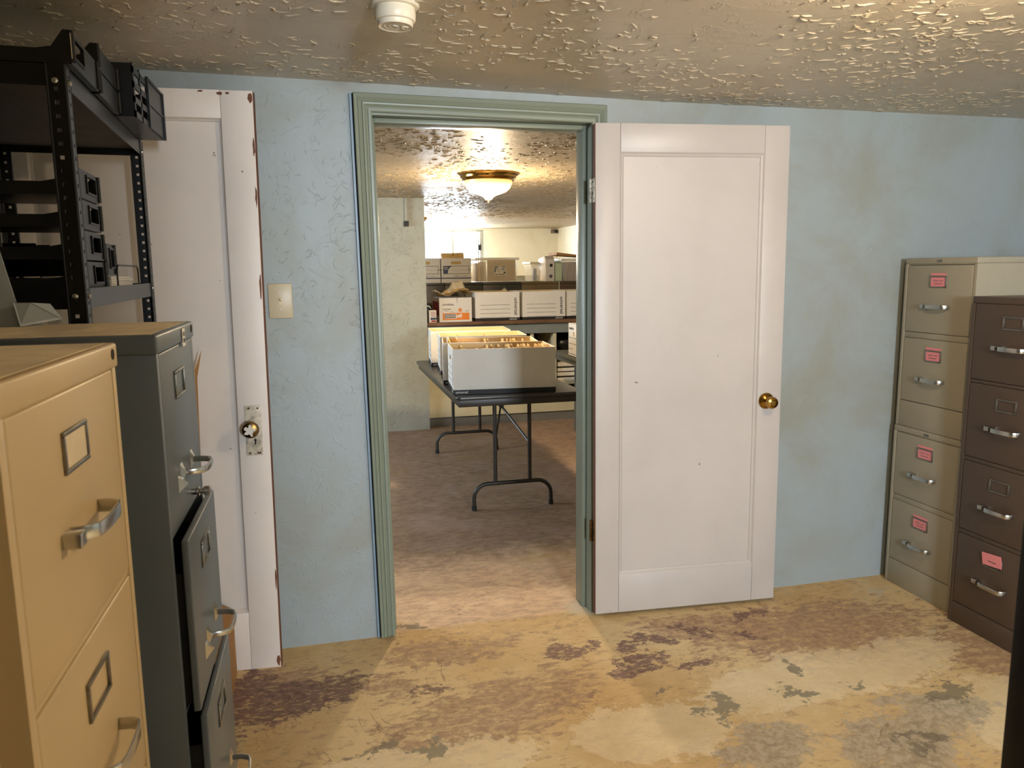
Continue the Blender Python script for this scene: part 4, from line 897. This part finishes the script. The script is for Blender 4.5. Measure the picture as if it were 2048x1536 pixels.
# ---- boxes on top of them
def office_box(loc, W, label, logo=True):
    ob = empty('office_box', loc, 0, label, 'storage box', 'office boxes on the cabinets'); H_, D_ = .245, .38
    hw = W / 2
    q = MB(); hx0, hx1, hz0, hz1 = -.05, .05, H_ - .062, H_ - .034
    q.box(-hw, hx0, 0, .004, 0, H_); q.box(hx1, hw, 0, .004, 0, H_); q.box(hx0, hx1, 0, .004, 0, hz0); q.box(hx0, hx1, 0, .004, hz1, H_)
    q.box(-hw, -hw + .004, .004, D_, 0, H_); q.box(hw - .004, hw, .004, D_, 0, H_); q.box(-hw + .004, hw - .004, D_ - .004, D_, 0, H_); q.box(-hw + .004, hw - .004, .004, D_ - .004, H_ - .004, H_); q.box(-hw + .004, hw - .004, .004, D_ - .004, 0, .004)
    q.obj('carton', 'box_white', ob); B(hx0 - .01, hx1 + .01, .006, .010, hz0 - .01, hz1 + .01).obj('hand_hole_flap', 'cardboard_pale', ob)
    z0, z1, a, b_ = .088, .168, -hw + .020, hw - .020
    q = MB(); q.box(a, b_, -.0006, 0, z0, z0 + .004); q.box(a, b_, -.0006, 0, z1 - .004, z1); q.box(a, a + .004, -.0006, 0, z0 + .004, z1 - .004); q.box(b_ - .004, b_, -.0006, 0, z0 + .004, z1 - .004)
    q.box(a + .07, b_ - .004, -.0005, 0, .127, .1285); q.box(-hw, a, -.0006, 0, .125, .131); q.box(b_, hw, -.0006, 0, .125, .131); q.obj('label_frame', 'ink_black', ob)
    B(-hw, hw, -.0006, 0, .040, .051).obj('navy_stripe', 'ink_navy', ob)
    if logo:
        pts_ = [(a + .004, z0 + .004), (a + .045, z0 + .004)] + [(a + .045 + .055 * (1 - math.cos(t_)), z0 + .004 + .072 * math.sin(t_)) for t_ in [PI / 2 * k_ / 8 for k_ in range(1, 9)]] + [(a + .004, z1 - .004)]
        MB().prism(pts_, 1, -.0007, 0).obj('navy_logo', 'ink_navy', ob)
        put_text('Office', .017, 'ink_white', ob, (a + .008, -.001, z1 - .022), (1, 0, 0), (0, 0, 1)); put_text('DEPOT', .014, 'ink_white', ob, (a + .008, -.001, z1 - .038), (1, 0, 0), (0, 0, 1))
    B(-.03, .03, -.0005, 0, .064, .068).obj('print_line', 'ink_black', ob); B(.04, .11, -.0005, 0, .063, .066).obj('print_line', 'ink_grey', ob)
    return ob
TC = 1.3225
office_box((1.022, CY + .03, TC), .305, 'white box with a plain outlined label, half hidden by the partition wall')
office_box((1.335, CY + .02, TC), .305, 'white box with a navy corner logo standing on the dark cabinets')
o = empty('box_lid', (1.32, CY + .10, TC + .2455), 0, 'pale cardboard lid lying on the white box with the navy logo', 'lid')
MB().hexa([(-.11, -.005, 0), (.11, -.005, 0), (.11, .09, 0), (-.11, .09, 0), (-.112, .03, .050), (.112, .03, .056), (.112, .11, .056), (-.112, .11, .050)]).obj('lid_board', 'manila', o)
MB().lathe([(.008, 0), (.010, .0004), (.010, .0008), (.008, .0008)], (0, .012, .030), (0, -.8, .55), 16).obj('button', 'cardboard', o)
def clear_bin(name, loc, W, D, H, label, rz=0.0):
    bn = empty(name, loc, rz, label, 'plastic bin'); h = W / 2; tp = .012
    def ring(z, g): return [(-h + g, g, z), (h - g, g, z), (h - g, D - g, z), (-h + g, D - g, z)]
    a, b_ = ring(0, tp), ring(H - .02, 0); ai, bi = ring(.003, tp + .0025), ring(H - .02, .0025)
    MB().add(a + b_ + ai + bi, [(3, 2, 1, 0)] + [(i, (i + 1) % 4, 4 + (i + 1) % 4, 4 + i) for i in range(4)] + [(8, 9, 10, 11)] + [(8 + (i + 1) % 4, 8 + i, 12 + i, 12 + (i + 1) % 4) for i in range(4)] + [(4 + i, 4 + (i + 1) % 4, 12 + (i + 1) % 4, 12 + i) for i in range(4)]).obj('tub', 'clear_plastic', bn)
    q = MB(); q.box(-h - .014, h + .014, -.014, .002, H - .024, H); q.box(-h - .014, h + .014, D - .002, D + .014, H - .024, H); q.box(-h - .014, -h + .002, .002, D - .002, H - .024, H); q.box(h - .002, h + .014, .002, D - .002, H - .024, H)
    q.obj('rim', 'frosted_rim', bn, bevel=.003)
    return bn
bn = clear_bin('clear_bin', (1.762, CY + .02, TC), .43, .40, .248, 'clear plastic bin with a cardboard liner and a printed sticker on the front')
st = empty('sticker', (.03, .0085, .115)); st.parent = bn; st.rotation_euler = (-.05, 0, 0)
B(-.062, .062, -.0014, -.0006, -.05, .05).obj('sticker_paper', 'paper', st)
MB().prism([(-.060, -.020), (-.052, -.020), (-.040, .015), (-.005, .048), (-.060, .048)], 1, -.002, -.0014).obj('navy_corner', 'ink_navy', st)
MB().prism([(.012, .046), (.056, .046), (.056, .030), (.016, .038)], 1, -.002, -.0014).obj('dark_picture', 'ink_black', st)
MB().prism([(.012, .030), (.050, .024), (.046, .006), (.016, .004)], 1, -.002, -.0014).obj('bin_picture', 'ink_blue_pale', st)
B(.036, .058, -.002, -.0014, -.026, -.012).obj('dark_picture', 'ink_black', st)
for (a, b_, z, hh) in ((-.052, -.040, -.044, .014), (-.036, -.026, -.044, .014), (-.018, .012, -.042, .010), (.018, .048, -.042, .010), (-.030, .0, .006, .006), (-.03, .01, -.012, .004)): B(a, b_, -.002, -.0014, z, z + hh).obj('print_line', 'ink_grey', st)
o = empty('cardboard_liner', (1.83, CY + .038, TC + .004), 0, 'cardboard sheet standing inside the clear bin with the sticker', 'cardboard'); B(-.170, .128, .0, .004, .004, .222).obj('sheet', 'cardboard_pale', o); B(-.125, .118, .16, .164, .004, .200).obj('sheet', 'cardboard', o)
for k_, (x, hh, m_) in enumerate(((1.592, .19, 'manila'), (1.622, .15, 'cardboard_pale'), (1.652, .205, 'paper'))):
    o = B(-.028, -.002, 0, .28, 0, hh).obj('paper_bundle', m_, bevel=.002); o.location = (x, CY + .06, TC + .006); tag(o, ('left', 'middle', 'right')[k_] + ' bundle of paper seen through the left side of the clear bin', 'papers', 'bundles in the clear bin')
# right group
b2 = clear_bin('clear_bin', (2.66, CY + .03, TC), .40, .42, .235, 'clear plastic bin full of brown accordion folders at the right')
for k_ in range(9):
    o = B(-.008, .006, 0, .32, 0, .195).obj('accordion_folder', 'accordion', bevel=.002); o.location = (2.505 + k_ * .034, CY + .06, TC + .007); o.rotation_euler = (0, .16, 0)
    tag(o, 'brown accordion folder leaning in the right hand clear bin', 'folder', 'accordion folders in the right bin')
o = empty('box_lid', (2.62, CY + .05, TC + .2365), 0, 'brown cardboard lid tilted across the right hand bin', 'lid')
MB().hexa([(-.215, .0, .034), (.22, .0, .0), (.22, .30, .0), (-.215, .30, .034), (-.213, .0, .062), (.222, .0, .012), (.222, .30, .012), (-.213, .30, .062)]).obj('lid_board', 'cardboard', o)
mg = empty('magazine_file', (2.335, CY + .04, TC), 0, 'white magazine file with a black finger hole', 'magazine file')
MB().prism([(0, 0), (.28, 0), (.28, .235), (.05, .262), (0, .225)], 0, -.05, .045).obj('case', 'box_white', mg, bevel=.002)
MB().lathe([(0, 0), (.017, 0), (.017, .0008), (0, .0008)], (.008, -.0005, .165), (0, -1, 0), 20).obj('finger_hole', 'ink_black', mg)
MB().lathe([(.012, 0), (.019, 0), (.019, .0008), (.012, .0008)], (.004, -.0005, .052), (0, -1, 0), 20).obj('print_ring', 'ink_grey', mg)
m2 = empty('magazine_file', (2.425, CY + .035, TC), 0, 'pale green and white magazine file beside the accordion folders', 'magazine file')
MB().prism([(0, 0), (.26, 0), (.26, .20), (.05, .205), (0, .185)], 0, -.036, .034).obj('case', 'pale_green', m2, bevel=.002)
b3 = clear_bin('clear_bin', (2.315, CY + .33, TC), .22, .30, .205, 'small clear bin behind the white magazine file')
o = B(-.02, .02, .0, .05, .0, .13).obj('blue_bottle', 'ink_blue_pale', bevel=.008); o.location = (2.27, CY + .40, TC + .006); tag(o, 'pale blue pouch inside the small clear bin', 'pouch')
